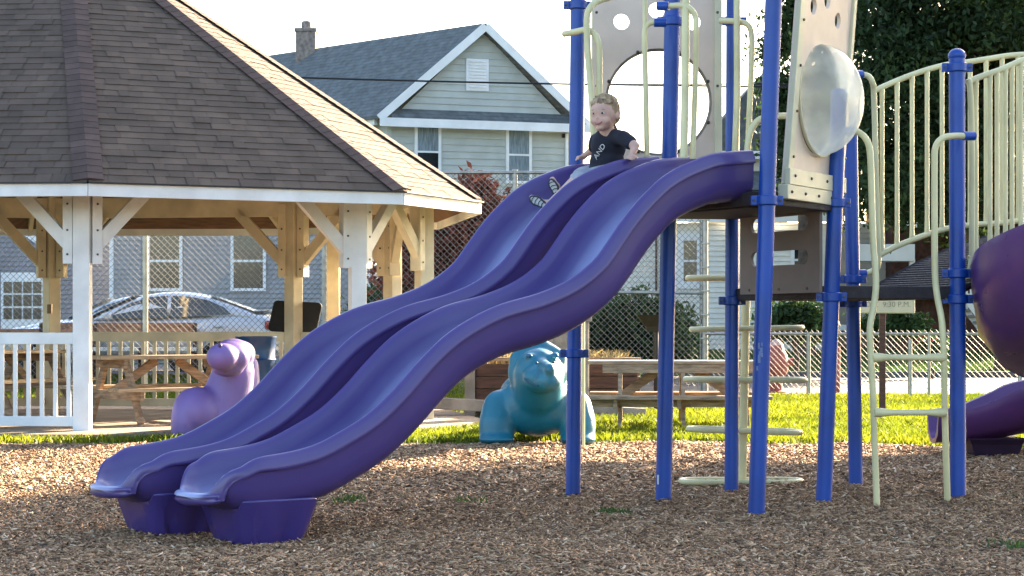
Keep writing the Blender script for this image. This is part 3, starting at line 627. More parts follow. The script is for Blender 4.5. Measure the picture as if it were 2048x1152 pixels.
# ------------------------------------------------------------------ the child
kid = thing('person', 'toddler in a navy T-shirt sitting at the top of the far slide', 'person', (.549, 11.50, 1.76))
M_skin = mat('fair_skin', (.56, .34, .27), .5, .06, 14, spec=.4); M_shirt = mat('navy_tshirt', (.012, .013, .026), .9, .2, 9, .2, 90)
M_hair = mat('light_brown_hair', (.38, .26, .15), .6, .25, 30, .6, 80, stretch=(1, 1, .35)); M_shorts = mat('grey_shorts', (.30, .31, .36), .9, .15, 14, .2, 70)
fh = Vector((-.50, -.86, -.05)).normalized(); lh = Vector((.86, -.50, 0)).normalized(); uh = lh.cross(fh) * -1
if uh.z < 0: uh = -uh
HC_ = P(1209, 229, 350)
def H(f, l, u): return HC_ + fh * f + lh * l + uh * u
Rm = Matrix((fh, lh, uh)).transposed()
chest, hips = P(1217, 292, 348), P(1212, 345, 348)
ls, le, lw, lhn = P(1246, 276, 352), P(1270, 292, 355), P(1266, 305, 356), P(1262, 311, 356)
rs, re, rw, rhn = P(1193, 281, 345), P(1186, 301, 343), P(1174, 307, 342), P(1166, 312, 342)
hl, hr = P(1216, 350, 351), P(1202, 346, 345.5)
kl, kr = P(1152, 361, 354), P(1158, 354, 348.5)
al, ar = P(1100, 408, 357), P(1122, 386, 352)
prims = [('e', H(0, 0, .012), (.088, .078, .094), Rm), ('e', H(.022, 0, -.035), (.066, .060, .058), Rm), ('e', H(.048, .034, -.036), (.030, .028, .028), Rm), ('e', H(.048, -.034, -.036), (.030, .028, .028), Rm),
         ('e', H(.060, 0, -.078), (.022, .024, .018), Rm), ('c', H(.078, 0, -.006), H(.086, 0, -.022), .007, .0085),
         
         ('e', H(-.008, .078, -.008), (.016, .010, .026), Rm), ('e', H(-.008, -.078, -.008), (.016, .010, .026), Rm),
         ('c', H(-.012, 0, -.05), P(1217, 278, 349), .043, .045), ('e', chest, (.085, .075, .10)), ('e', hips, (.09, .085, .07)), ('c', chest, hips, .075, .08),
         ('c', ls, le, .034, .027), ('c', le, lw, .027, .019), ('c', rs, re, .034, .027), ('c', re, rw, .026, .019),
         ('c', hl, kl, .052, .038), ('c', hr, kr, .052, .038), ('c', kl, al, .034, .023), ('c', kr, ar, .034, .023)]
def hand(wr, ce, fwd, sidev):
    out = [('c', wr, ce, .017, .018), ('e', ce, (.02, .02, .013))]; dn = Vector((0, 0, -1))
    for i, (o_, ln) in enumerate(((-.018, .030), (-.006, .036), (.006, .034), (.018, .026))):
        b0 = ce + sidev * o_ + fwd * .010; b1 = b0 + fwd * ln * .6 + Vector((0, 0, .002)); b2 = b1 + fwd * ln * .3 + dn * ln * .6
        out += [('c', b0, b1, .0068, .0062), ('c', b1, b2, .0062, .0052)]
    t0 = ce - sidev * .014; t1 = t0 - sidev * .018 + fwd * .010; out += [('c', t0, t1, .0075, .0065), ('c', t1, t1 + fwd * .014 + dn * .008, .0065, .0055)]
    return out
prims += hand(lw, lhn + Vector((0, 0, -.008)), (W_ * .75 + U * .6).normalized(), (W_ * -.6 + U * .75).normalized())
prims += hand(rw, rhn + Vector((0, 0, -.006)), (W_ * -.3 + U * .95).normalized(), (W_ * .95 + U * .3).normalized())
body = voxel('body', prims, .0042, M_skin, kid, 3)
# shirt, with sleeves over the shoulders
fr = Vector((-.6, -.8, 0))
voxel('tshirt', [('e', chest + Vector((0, 0, .0)), (.103, .090, .112)), ('e', chest.lerp(hips, .6), (.102, .094, .09)), ('e', hips + Vector((0, 0, .015)), (.104, .098, .06)), ('c', chest + Vector((0, 0, .055)), ls, .052, .043), ('c', chest + Vector((0, 0, .05)), rs, .05, .042), ('c', ls, ls.lerp(le, .62), .045, .041), ('c', rs, rs.lerp(re, .6), .044, .040), ('c', chest + Vector((0, 0, .085)), chest + Vector((0, 0, .10)), .055, .048)], .006, M_shirt, kid, 6)
voxel('shorts', [('e', hips + Vector((0, 0, -.025)), (.100, .095, .055)), ('c', hl, hl.lerp(kl, .92), .064, .055), ('c', hr, hr.lerp(kr, .9), .064, .055)], .006, M_shorts, kid, 5)
hp = [('e', H(-.014, 0, .026), (.088, .085, .088), Rm), ('e', H(-.045, 0, -.005), (.058, .078, .062), Rm), ('e', H(-.02, .040, .0), (.045, .045, .045), Rm), ('e', H(-.02, -.040, .0), (.045, .045, .045), Rm)]
g = random.Random(4)
for k in range(70):
    th_ = g.uniform(0, 6.283); ph = g.uniform(.05, 1.25); v_ = Vector((math.sin(ph) * math.cos(th_), math.sin(ph) * math.sin(th_), math.cos(ph)))
    if v_.x > .55 and v_.z < .62: continue
    p0 = H(-.012 + .088 * v_.x, .085 * v_.y, .026 + .088 * v_.z); tip = p0 + (fh * g.uniform(-.012, .024) + lh * g.uniform(-.015, .015) + uh * g.uniform(-.012, .008)); hp.append(('c', p0, tip, .009, .004))
for k in range(11):
    l_ = -.06 + .012 * k; p0 = H(.060 - abs(l_) * .3, l_, .085 - abs(l_) * .25); hp.append(('c', p0, p0 + fh * .018 + lh * g.uniform(-.008, .008) - uh * g.uniform(.012, .024), .010, .004))
voxel('hair', hp, .0045, M_hair, kid, 1)
M_eyew = mat('eye_white', (.75, .72, .70), .3); M_iris = mat('dark_iris', (.03, .025, .03), .2); M_lip = mat('lip_pink', (.40, .14, .13), .45)
for sgn in (-1, 1):
    e = ball('eye', H(.076, .029 * sgn, .004), .0088, M_eyew, kid, (.6, 1.1, .6), Rm); ball('iris', H(.0815, .028 * sgn, .0035), .0066, M_iris, e, (.5, 1, .9), Rm)
    MB().tube([H(.077, (.016) * sgn, .022), H(.080, .029 * sgn, .026), H(.071, .042 * sgn, .021)], .0026, 6).build('eyebrow', M_hair, kid, smooth=True)
MB().tube(smooth_path([H(.074, -.027, -.043), H(.088, -.012, -.054), H(.0925, 0, -.057), H(.088, .012, -.054), H(.074, .027, -.043)], 4), [.002] * 1 + [.0045] * 15 + [.002], 8).build('mouth', M_lip, kid, smooth=True)
# sandals: pale soles with dark rims
M_sole = mat('pale_rubber_sole', (.50, .52, .52), .6, .1, 20); M_strap = mat('navy_sandal_rim', (.02, .03, .05), .6, .1, 20)
for (c_, an, tilt) in ((P(1076, 404, 357.5), al, .0), (P(1108, 376, 352.5), ar, .35)):
    up_ = Vector((-.35 - tilt * .2, -.12, .93)).normalized() if tilt else Vector((-.80, .1, .45)).normalized(); fwd_ = Vector((-.55, -.83, .05)); fwd_ = (fwd_ - up_ * fwd_.dot(up_)).normalized(); sd_ = up_.cross(fwd_)
    ftl = .052
    out = [c_ + up_ * (ftl * math.cos(a)) + sd_ * ((.025 if math.cos(a) > 0 else .020) * math.sin(a)) for a in [2 * math.pi * k / 24 for k in range(24)]]
    sh = MB().prism(out, -fwd_ * .012).build('sandal', M_sole, kid, bevel=.003); MB().tube([p - fwd_ * .004 for p in out], .006, 8, closed=True).build('sole_rim', M_strap, sh, smooth=True)
    mb = MB()
    for k in (-.6, -.2, .2, .6): mb.tube([c_ + up_ * ftl * k + fwd_ * .002 - sd_ * .022, c_ + up_ * ftl * (k + .12) + fwd_ * .003, c_ + up_ * ftl * k + fwd_ * .002 + sd_ * .022], .0022, 6)
    mb.build('sole_tread', M_strap, sh, smooth=True)
    voxel('foot', [('c', an, c_ - up_ * .03 - fwd_ * .03, .026, .024), ('e', c_ - fwd_ * .028, (.026, .026, .026)), ('c', c_ - up_ * .03 - fwd_ * .028, c_ + up_ * .045 - fwd_ * .024, .023, .018)], .005, M_skin, kid, 3)
# lettering down the shirt
def text(body_, size, m, parent, loc, xdir, ydir, name='lettering', ext=.001, bend=None):
    cu = bpy.data.curves.new(name, 'FONT'); cu.body = body_; cu.size = size; cu.extrude = ext; cu.align_x = 'CENTER'; cu.align_y = 'CENTER'
    o = bpy.data.objects.new(name, cu); C.objects.link(o); dg = bpy.context.evaluated_depsgraph_get(); me = bpy.data.meshes.new_from_object(o.evaluated_get(dg)); bpy.data.objects.remove(o)
    x = Vector(xdir).normalized(); y = Vector(ydir); y = (y - x * y.dot(x)).normalized(); z = x.cross(y); R = Matrix((x, y, z)).transposed().to_4x4(); me.transform(Matrix.Translation(loc) @ R)
    me.materials.clear(); me.materials.append(m); o = bpy.data.objects.new(name, me); C.objects.link(o)
    if parent: o.parent = parent; v = PIVOT.get(parent.name); me.transform(Matrix.Translation(-v)); PIVOT[o.name] = v
    return o
text('AND', .045, mat('pale_print', (.55, .52, .50), .8), kid, P(1222, 306, 348) + fr * .116, Vector((.50, -.38, .75)), Vector((-.55, .41, .72)))
ball('print_patch', P(1192, 322, 348) + fr * .088, .012, mat('red_print', (.22, .03, .03), .8), kid, (.3, 1, 1.3))

# ------------------------------------------------------------------ moulded climbing animals
M_teal = mat('teal_moulded_plastic', (.008, .14, .215), .42, .06, 3, .04, 90, rvar=.06); M_lilac = mat('lilac_moulded_plastic', (.17, .11, .33), .5, .06, 3, .04, 90, rvar=.06)
M_ink = mat('dark_moulded_groove', (.006, .06, .12), .5)
D = lambda px, py, ds=0: P(px, py, 228 + ds)
dino = thing('climbing_dinosaur', 'teal moulded smiling dinosaur climber facing the camera behind the first blue post', 'climber', (P(1075, 888, 228).x, 17.6, 0))
pr = [('e', D(1076, 792, -2), (.27, .34, .27)), ('e', D(1074, 800, -8), (.36, .45, .30)), ('e', D(1074, 810, 0), (.34, .26, .28)), ('c', D(1076, 790, 2), D(1077, 745, 4), .21, .22),
      ('e', D(1076, 735, 2), (.262, .12, .245)), ('e', D(1076, 706, 2), (.16, .11, .13)), ('e', D(1040, 745, 2), (.11, .11, .16)), ('e', D(1112, 745, 2), (.11, .11, .16)), ('e', D(1040, 722, 2), (.10, .09, .10)), ('e', D(1112, 718, 2), (.10, .09, .10)),
      ('e', D(1085, 756, 7), (.175, .20, .13)), ('e', D(1096, 762, 10), (.12, .16, .10)), ('e', D(1100, 738, 11), (.045, .10, .045)), ('c', D(1082, 728, 6), D(1100, 738, 12), .06, .05),
      ('e', D(1058, 712, 6), (.045, .04, .035)), ('e', D(1110, 710, 6), (.045, .04, .035))]
for k in range(5): pr.append(('e', D(1062 + 15 * k, 686 + (k - 1) ** 2 * 3.2 + 2, 1), (.045, .05, .04)))
for sx, x0 in ((-1, 993), (1, 1156)):
    pr += [('c', D(x0 + sx * -6, 812, 0), D(x0, 850, 1), .15, .16), ('c', D(x0, 850, 1), D(x0 - sx * 1, 874, 1), .16, .155), ('e', D(x0, 878, 2), (.165, .17, .05)), ('e', D(x0 - sx * 10, 818, -3), (.17, .22, .17))]
    pr += [('c', D(x0 + sx * 2, 830, -14), D(x0 + sx * 2, 872, -14), .15, .13)]
bd = voxel('body', pr, .016, M_teal, dino, 22)
M_te = mat('teal_eye_shade', (.006, .10, .19), .3)
for q in (D(1058, 712, 8.5), D(1110, 711, 8.5)): ball('eye', q + Vector((0, -.005, 0)), .026, M_te, dino, (1.1, .7, .8))
for q in (D(1073, 726, 11.3), D(1107, 725, 12)): ball('nostril', q, .012, M_ink, dino)
MB().tube(smooth_path([D(1048, 757, 8.2), D(1056, 765, 9.6), D(1066, 769, 10.6), D(1076, 772, 11.4)], 4), .0055, 6).build('mouth', M_ink, dino, smooth=True)
hippo = thing('climbing_animal', 'lilac moulded animal climber raising its snout behind the far slide', 'climber', (P(430, 865, 213).x, 18.8, 0))
Hh = lambda px, py, ds=0: P(px, py, 213 + ds)
pr = [('e', Hh(425, 862, -4), (.36, .36, .42)), ('e', Hh(396, 826, 2), (.225, .25, .25)), ('e', Hh(378, 845, 2), (.17, .24, .32)), ('e', Hh(425, 815, 0), (.22, .24, .21)), ('e', Hh(450, 850, 0), (.28, .28, .32)),
      ('c', Hh(448, 815, 0), Hh(468, 745, 0), .25, .20), ('c', Hh(478, 790, -4), Hh(488, 735, -4), .21, .15),
      ('e', Hh(460, 714, 4), (.19, .18, .15)), ('e', Hh(444, 714, 6), (.145, .15, .13)), ('e', Hh(466, 697, 3), (.155, .15, .095)), ('e', Hh(482, 708, 0), (.135, .16, .13)), ('e', Hh(456, 737, 4), (.15, .15, .08)),
      ('e', Hh(380, 885, 0), (.17, .24, .2)), ('e', Hh(470, 885, 0), (.18, .24, .2))]
voxel('body', pr, .016, M_lilac, hippo, 18)
for q in (Hh(439, 691, 11),): ball('nostril', q + Vector((0, .02, 0)), .02, mat('dark_lilac_groove', (.06, .035, .14), .5), hippo)

# ------------------------------------------------------------------ gazebo
EZ = 2.35
COR = [(-3.89, 18.35), (-1.07, 19.60), (-.34, 21.16), (-.9, 24.4), (-2.9, 26.0), (-6.3, 26.1), (-9.3, 23.6), (-7.5, 18.6)]
APEX = Vector((-4.95, 22.3, 5.5))
gz = thing('gazebo', 'white and cream octagonal picnic gazebo with a brown shingled roof', 'gazebo', (-4.95, 22.3, 0))
slab = [Vector((*c, 0)) for c in COR]; cen = Vector((-4.95, 22.3, 0))
MB().prism([cen + (p - cen) * 1.02 for p in slab], (0, 0, .045)).build('floor_slab', mat('sandy_concrete', (.27, .205, .145), .85, .12, 2.5, .2, 80), gz, bevel=.01)
rf = MB()
for i in range(8):
    a, b = Vector((*COR[i], EZ)), Vector((*COR[(i + 1) % 8], EZ)); rf.face([a, b, APEX]); dn = Vector((0, 0, -.05)); rf.face([a + dn, b + dn, APEX + dn]); rf.face([a, b, b + dn, a + dn])
roof = rf.build('roof', M_roofboard, gz)
def shingles(a, b, ap, m, parent, expo=.108):
    mb = MB(); d = (b - a); L = d.length; d.normalize(); foot = a + d * (ap - a).dot(d); up = ap - foot; HH = up.length; up.normalize(); n = d.cross(up).normalized()
    if n.z < 0: n = -n
    ua = (ap - a).dot(d); rows = int(HH / expo)
    for r in range(rows):
        v0, v1 = r * expo - (.03 if r == 0 else 0), (r + 1) * expo + .02
        lo, hi = ua * max(0, v0) / HH, L - (L - ua) * max(0, v0) / HH
        lo1, hi1 = ua * v1 / HH, L - (L - ua) * v1 / HH
        u = lo - random.random() * .2
        while u < hi:
            w_ = random.uniform(.11, .28); thick = random.choice((.004, .004, .004, .008)); u0, u1 = max(u, lo), min(u + w_ - .004, hi)
            if u1 - u0 > .01:
                t0, t1 = min(max(u0, lo1), hi1), max(min(u1, hi1), lo1)
                if t1 < t0: t1 = t0
                bo = thick + .009; q = [a + d * u0 + up * v0 + n * bo, a + d * u1 + up * v0 + n * bo, a + d * t1 + up * v1 + n * (bo - .007), a + d * t0 + up * v1 + n * (bo - .007)]
                V_ = [mb.b.verts.new(p) for p in q] + [mb.b.verts.new(q[0] - n * bo), mb.b.verts.new(q[1] - n * bo)]
                for f in ((0, 1, 2, 3), (4, 5, 1, 0)):
                    try: mb.b.faces.new([V_[i] for i in f])
                    except ValueError: pass
            u += w_
    return mb.build('shingles', m, parent)
for i in range(8):
    a, b = Vector((*COR[i], EZ + .012)), Vector((*COR[(i + 1) % 8], EZ + .012)); shingles(a, b, APEX + Vector((0, 0, .012)), M_shingle, roof)
cap = MB()
for i in range(8):
    a = Vector((*COR[i], EZ + .03)); d = APEX + Vector((0, 0, .03)) - a; L = d.length; d.normalize()
    pl, pr_ = Vector((*COR[i - 1], EZ)), Vector((*COR[(i + 1) % 8], EZ)); e1_ = (pl - Vector((*COR[i], EZ))).normalized(); e2_ = (pr_ - Vector((*COR[i], EZ))).normalized()
    e1_ = (e1_ - d * e1_.dot(d)).normalized(); e2_ = (e2_ - d * e2_.dot(d)).normalized(); n = (Vector((0, 0, 1)) - d * d.z).normalized(); k = 0
    while k * .11 < L - .2:
        p0 = a + d * (k * .11) + n * .021; p1 = a + d * (k * .11 + .15) + n * .016; w_ = .14
        for e_ in (e1_, e2_): cap.face([p0, p0 + e_ * w_, p1 + e_ * w_, p1]); cap.face([p0, p0 + e_ * w_, p0 + e_ * w_ - n * .016, p0 - n * .016])
        k += 1
cap.build('ridge_caps', M_cap, roof)
for i in range(8):
    a, b = Vector((*COR[i], 0)), Vector((*COR[(i + 1) % 8], 0)); z = EZ - .063
    MB().bar(a + Vector((0, 0, z)), b + Vector((0, 0, z)), .035, .118).build('fascia', M_white, gz, bevel=.003)
    out = Vector(((b - a).y, -(b - a).x, 0)).normalized()
    MB().bar(a + out * .025 + Vector((0, 0, EZ + .002)), b + out * .025 + Vector((0, 0, EZ + .002)), .05, .012).build('drip_edge', M_black, gz)
GP = [(-4.09, 19.05), (-1.57, 20.30), (-.94, 21.40), (-1.39, 23.26), (-2.60, 23.80), (-5.58, 24.24), (-8.5, 22.9), (-7.4, 19.4)]
def roofz(x, y):
    # height of the roof underside above a plan point
    p = Vector((x, y)); ce = Vector((APEX.x, APEX.y)); best = 9
    for i in range(8):
        a, b = Vector(COR[i]), Vector(COR[(i + 1) % 8]); n = Vector(((b - a).y, -(b - a).x)).normalized(); da = n.dot(a - ce); f = n.dot(p - ce) / da
        if f > 0: best = min(best, APEX.z + (EZ - APEX.z) * f)
    return best - .06
for i, (x, y) in enumerate(GP):
    m = M_white if i in (0, 1, 7) else M_creamwood; w_ = .155; base = Vector((x, y, 0)); ht = 2.62
    dirs = [(Vector((*GP[i - 1], 0)) - base).normalized(), (Vector((*GP[(i + 1) % 8], 0)) - base).normalized()]; rz = math.atan2(dirs[1].y, dirs[1].x) if i else 0
    po = MB().box((x, y, .02 + ht / 2), (w_, w_, ht), rz * .3).build('post', m, gz, bevel=.004, label='white painted front post' if m is M_white else 'cream rear post')
    for d in dirs:
        ang = math.atan2(d.y, d.x); c = base + d * (w_ / 2 + .05); MB().box((c.x, c.y, (1.63 + 2.5) / 2), (.095, .13, .87), ang).build('cleat', m, po, bevel=.003)
        MB().bar(base + d * .12 + Vector((0, 0, 1.80)), base + d * .70 + Vector((0, 0, 2.42)), .09, .12).build('brace', m, po, bevel=.003)
        mb = MB(); nn = Vector((d.y, -d.x, 0)); nn = nn if nn.y < 0 else -nn
        for z in (1.72, 1.95, 2.2): mb.lathe(c + nn * .066 + Vector((0, 0, z)), [(.011, 0), (.011, .006)], 8, nn)
        mb.build('bolt', M_bolt, po)
    j = (i + 1) % 8; a, b = base, Vector((*GP[j], 0)); MB().bar(a + Vector((0, 0, 2.47)), b + Vector((0, 0, 2.47)), .09, .24).build('beam', M_creamwood, gz, bevel=.004)
    e = Vector((*COR[i], 0)); MB().bar(Vector((e.x, e.y, EZ - .12)).lerp(Vector((APEX.x, APEX.y, APEX.z - .12)), .03), Vector((APEX.x, APEX.y, APEX.z - .14)), .05, .14).build('rafter', M_creamwood, gz)
MB().box((-2.20, 24.65, 1.28), (.15, .15, 2.52)).build('post', M_creamwood, gz, bevel=.004, label='cream slim rear post')
MB().box((P(101, 618, 166).x, P(101, 618, 166).y - .04, P(101, 618, 166).z), (.055, .05, .11)).build('outlet_box', mat('bronze_outlet', (.22, .14, .07), .5), gz, bevel=.004)
def railing(p0, p1, m, n, z0=.13, z1=.92, wd=.04, top=.11, bot=.095, parent=gz):
    p0, p1 = Vector((*p0, 0)), Vector((*p1, 0)); r = MB().bar(p0 + Vector((0, 0, z1)), p1 + Vector((0, 0, z1)), .05, top).build('railing', m, parent, bevel=.003)
    MB().bar(p0 + Vector((0, 0, z0)), p1 + Vector((0, 0, z0)), .05, bot).build('bottom_rail', m, r, bevel=.003)
    for k in range(n):
        c = p0.lerp(p1, (k + .5) / n); MB().box((c.x, c.y, (z0 + z1) / 2), (wd, .035, z1 - z0 - .08)).build('baluster', m, r)
railing((-7.3, 19.4), (-4.16, 19.06), M_white, 24, wd=.037); railing((-5.5, 24.25), (-2.68, 23.82), M_creamwood, 20, wd=.042)
railing((-1.52, 20.38), (-.98, 21.34), M_white, 7); railing((-2.5, 23.78), (-1.46, 23.3), M_creamwood, 8); railing((-8.4, 22.95), (-5.66, 24.2), M_creamwood, 20)
# picnic tables
def picnic(label, loc, rz, top=.70, seat=.36, L=1.75, mids=False, m1=M_wood, m2=M_woodl):
    t = thing('picnic_table', label, 'picnic table', (0, 0, 0), 'wooden picnic tables'); PIVOT[t.name] = Vector((0, 0, 0))
    for k in range(5): MB().box((0, -.29 + k * .145, top - .018), (L, .138, .036)).build('top_board', m2, t, bevel=.004)
    for s_ in (-1, 1):
        for k in (0, 1): MB().box((0, s_ * (.58 + k * .14), seat - .018), (L, .132, .036)).build('seat_board', m2, t, bevel=.004)
    for x in ([-L / 2 + .28, L / 2 - .28] + ([0] if mids else [])):
        MB().bar((x, -.74, seat - .082), (x, .74, seat - .082), .04, .09).build('seat_bearer', m1, t, bevel=.004); MB().bar((x, -.35, top - .082), (x, .35, top - .082), .04, .09).build('top_bearer', m1, t, bevel=.004)
        for s_ in (-1, 1): MB().bar((x + .045, s_ * .24, top - .05), (x + .045, s_ * .62, 0.0), .04, .10, (0, 1, .4)).build('leg', m1, t, bevel=.004)
    for s_ in (-1, 1): MB().bar((s_ * (L / 2 - .26), 0, seat - .08), (s_ * .12, 0, top - .05), .04, .09).build('brace', m1, t, bevel=.004)
    if mids:
        for s_ in (-1, 1): MB().box((0, s_ * .33, top - .08), (L - .3, .035, .085)).build('apron', m1, t, bevel=.004); MB().box((0, s_ * .63, seat - .075), (L - .08, .035, .075)).build('seat_apron', m1, t, bevel=.004)
    t.location = loc; t.rotation_euler[2] = rz; return t
picnic('brown picnic table standing in the gazebo opening beside the lilac climber', (P(335, 0, 190).x, 21.0, .045), .62, top=.69, seat=.37, L=1.8)
picnic('picnic table behind the white railing at the far left of the gazebo', (P(-10, 0, 175).x, 23.0, .045), 1.15, top=.72, seat=.4)
picnic('picnic table on the grass between the blue posts behind the pod climber', (P(1362, 0, 200).x, 20.4, 0.0), -.06, top=.69, seat=.35, L=1.82, mids=True, m1=M_wood, m2=M_wood)
# benches outside the fence
def bench(label, x):
    t = thing('park_bench', label, 'bench', (0, 0, 0), 'benches behind the tall fence'); PIVOT[t.name] = Vector((0, 0, 0))
    mb = MB(); mb.box((0, .18, .80), (.82, .05, .20)); mb.build('backrest', mat('red_brown_bench_board', (.34, .16, .09), .8, .25, 5, .3, 40, stretch=(1, 5, 5)), t, bevel=.006)
    MB().box((0, -.08, .47), (.88, .36, .06)).build('seat', M_trim, t, bevel=.006)
    for s_ in (-1, 1): MB().box((s_ * .40, .17, .44), (.06, .09, .9)).build('leg', M_box, t); MB().box((s_ * .40, -.22, .22), (.06, .06, .44)).build('leg', M_box, t)
    t.location = (x, 32.3, .22); return t
for lb, px in (('brown backed bench leftmost of the three, in front of the silver car bonnet', 128), ('brown backed bench just right of the white front gazebo post', 236), ('brown backed bench rightmost, beneath the silver car windows', 337)): bench(lb, (px - 1024) / (F / 32.3))
bench('low bench behind the railing at the left picture edge', (30 - 1024) / (F / 32.3)).location.z = .12
# blue barrel and black board
bx = P(512, 720, 176); mb = MB(); mb.lathe((bx.x, bx.y, .045), [(.19, 0), (.205, .02), (.21, .3), (.222, .32), (.21, .34), (.215, .6), (.228, .62), (.215, .64), (.22, .84), (.235, .86), (.235, .885), (.215, .885), (.21, .86), (.0, .85)], 32)
tag(mb.build('trash_barrel', mat('blue_barrel_plastic', (.004, .045, .15), .35, .1, 5), smooth=True), 'blue plastic barrel standing by the cream gazebo railing', 'barrel')
c = P(590, 634, 168); w_, h_ = .29, .185; cor = []
for (sx, sy) in ((1, 1), (-1, 1), (-1, -1), (1, -1)):
    for k in range(6):
        a = math.atan2(sy, sx) + (k / 5 - .5) * math.pi / 2; cor.append(c + Vector(((sx * (w_ - .05) + .05 * math.cos(a)) + sy * .03 * (1 if sy > 0 else 1), .0, (sy * (h_ - .05) + .05 * math.sin(a)) - sx * .012)))
bb = MB().prism(cor, (0, .04, .0)).build('grill_lid', mat('matt_black_board', (.006, .006, .007), .75, .2, 8), bevel=.008)
tag(bb, 'black rounded rectangular lid propped upright on the cream railing', 'lid')
# planter box, kerb timber, signboard post, grill
pl = thing('planter_box', 'large dark brown timber planter box behind the teal dinosaur', 'planter', (P(1112, 830, 172).x, 23.4, 0))
x0, x1 = (952 - 1024) / 172, (1276 - 1024) / 172; y0, y1 = 23.25, 24.4
for k in range(4): MB().box(((x0 + x1) / 2, y0, .10 + .145 * k), (x1 - x0, .05, .138)).build('board', M_box, pl, bevel=.004); MB().box((x1, (y0 + y1) / 2 + .03, .10 + .145 * k), (.05, y1 - y0 - .02, .138)).build('board', M_box, pl, bevel=.004); MB().box((x0, (y0 + y1) / 2 + .03, .10 + .145 * k), (.05, y1 - y0 - .02, .138)).build('board', M_grey, pl, bevel=.004)
MB().box(((x0 + x1) / 2, y0 + .02, .66), (x1 - x0 + .06, .14, .04)).build('cap_board', M_wood, pl, bevel=.004)
MB().box(((x0 + x1) / 2, (y0 + y1) / 2 + .04, .3), (x1 - x0 - .08, y1 - y0 - .1, .55)).build('soil', M_soil, pl)
MB().box((x0 - .07, y0 - .02, .33), (.12, .12, .66)).build('corner_post', M_grey, pl, bevel=.004)
g = np.random.default_rng(5)
def pp(gg, n): return np.stack([x0 + .1 + (x1 - x0 - .2) * gg.random(n), y0 + .1 + .9 * gg.random(n), np.full(n, .58)], 1)
V1, Q1 = blades(1500, 31, pp, .16, .008); rawmesh('dry_plants', V1, Q1, mat('straw', (.45, .36, .18), .8, .2, 5, island=.3), pl)
tag(MB().bar(P(862, 806, 178), P(1290, 828, 176), .14, .13).build('timber_edging', M_grey, bevel=.008), 'long grey timber lying along the front of the planter box', 'timber')
c = P(1136, 700, 178); tag(MB().box((c.x, c.y, .55), (.47, .07, 1.1)).box((c.x, c.y, 1.12), (.53, .13, .05)).box((c.x - .2, c.y - .05, .5), (.05, .03, 1.0)).box((c.x + .2, c.y - .05, .5), (.05, .03, 1.0)).build('wooden_board', M_grey, bevel=.006), 'weathered grey upright board behind the dinosaur and first blue post', 'board')
mb = MB(); c = P(1167, 895, 238); mb.tube([c, c + Vector((0, 0, 1.3))], .012, 10); tag(mb.build('stake', M_cream, smooth=True), 'thin cream stake standing in the mulch beside the first blue post', 'stake')
gr = thing('charcoal_grill', 'dark park grill on a post left of the second blue post', 'grill', (P(1312, 790, 165).x, P(1312, 790, 165).y, 0))
c = P(1312, 630, 165); R = [[c + Vector((sx * a, sy * a * .7, z)) for sx, sy in ((-1, -1), (1, -1), (1, 1), (-1, 1))] for z, a in ((-.20, .11), (-.14, .13), (0, .24), (0, .215), (-.13, .11))]
MB().loft(R).build('firebox', M_black, gr, bevel=.004); MB().tube([Vector((c.x, c.y, -.05)), Vector((c.x, c.y, c.z - .15))], .03, 10).build('post', M_black, gr, smooth=True)

# ------------------------------------------------------------------ fences
def chainlink(p0, p1, z0, z1, sp, r, parent, name='mesh_fabric'):
    p0, p1 = Vector((*p0, 0)), Vector((*p1, 0)); d = p1 - p0; L = d.length; d.normalize(); n = Vector((-d.y, d.x, 0)); H_ = z1 - z0; V = []; Q = []
    for sgn in (1, -1):
        u = -H_
        while u < L + H_:
            a, b = (u, 0), (u + H_, H_)
            if sgn < 0: a, b = (u + H_, 0), (u, H_)
            # clip to [0, L]
            (ax, az), (bx_, bz) = a, b
            if min(ax, bx_) < L and max(ax, bx_) > 0:
                def cl(x, z, x2, z2):
                    if x < 0: f = -x / (x2 - x); return 0, z + (z2 - z) * f
                    if x > L: f = (L - x) / (x2 - x); return L, z + (z2 - z) * f
                    return x, z
                A, B = cl(ax, az, bx_, bz), cl(bx_, bz, ax, az)
                q0 = p0 + d * A[0] + Vector((0, 0, z0 + A[1])) + n * r * sgn * .9; q1 = p0 + d * B[0] + Vector((0, 0, z0 + B[1])) + n * r * sgn * .9
                t = (q1 - q0)
                if t.length > .02:
                    t.normalize(); s1 = t.cross(n).normalized(); base = len(V)
                    for q in (q0, q1):
                        for k in range(3): a_ = 2.094 * k + .5; V.append(tuple(q + s1 * r * math.cos(a_) + n * r * math.sin(a_)))
                    for k in range(3): Q.append((base + k, base + (k + 1) % 3, base + 3 + (k + 1) % 3, base + 3 + k))
            u += sp
    return rawmesh(name, np.array(V), np.array(Q), M_wire, parent)
def fence_post(c, z1, r, fp, m=M_galv): return MB().tube([Vector((c[0], c[1], -.1)), Vector((c[0], c[1], z1))], r, 12).build('fence_post', m, fp, smooth=True)
FY = 31.2; sF = F / FY; xE = (1410 - 1024) / sF; FH = 1 + 315 / sF
tf = thing('chain_link_fence', 'tall galvanised chain link fence running behind the gazebo to the thick end post', 'fence', (-2, FY, 0))
chainlink((-9, FY), (xE, FY), .12, FH, .098, .0046, tf)
for px in (-150, 290, 648, 1030, 1410): fence_post(((px - 1024) / sF, FY + .02), FH + .05, .05 if px == 1410 else .042, tf, M_creamwood if px == 290 else M_galv)
fence_post(((1401 - 1024) / sF, FY + .02), FH, .012, tf)
MB().tube([(-9, FY, FH), (xE, FY, FH)], .026, 8).build('top_rail', M_galv, tf, smooth=True); MB().tube([(-.0, FY, 1 + 77 / sF), (xE, FY, 1 + 74 / sF)], .026, 8).build('middle_rail', M_galv, tf, smooth=True)
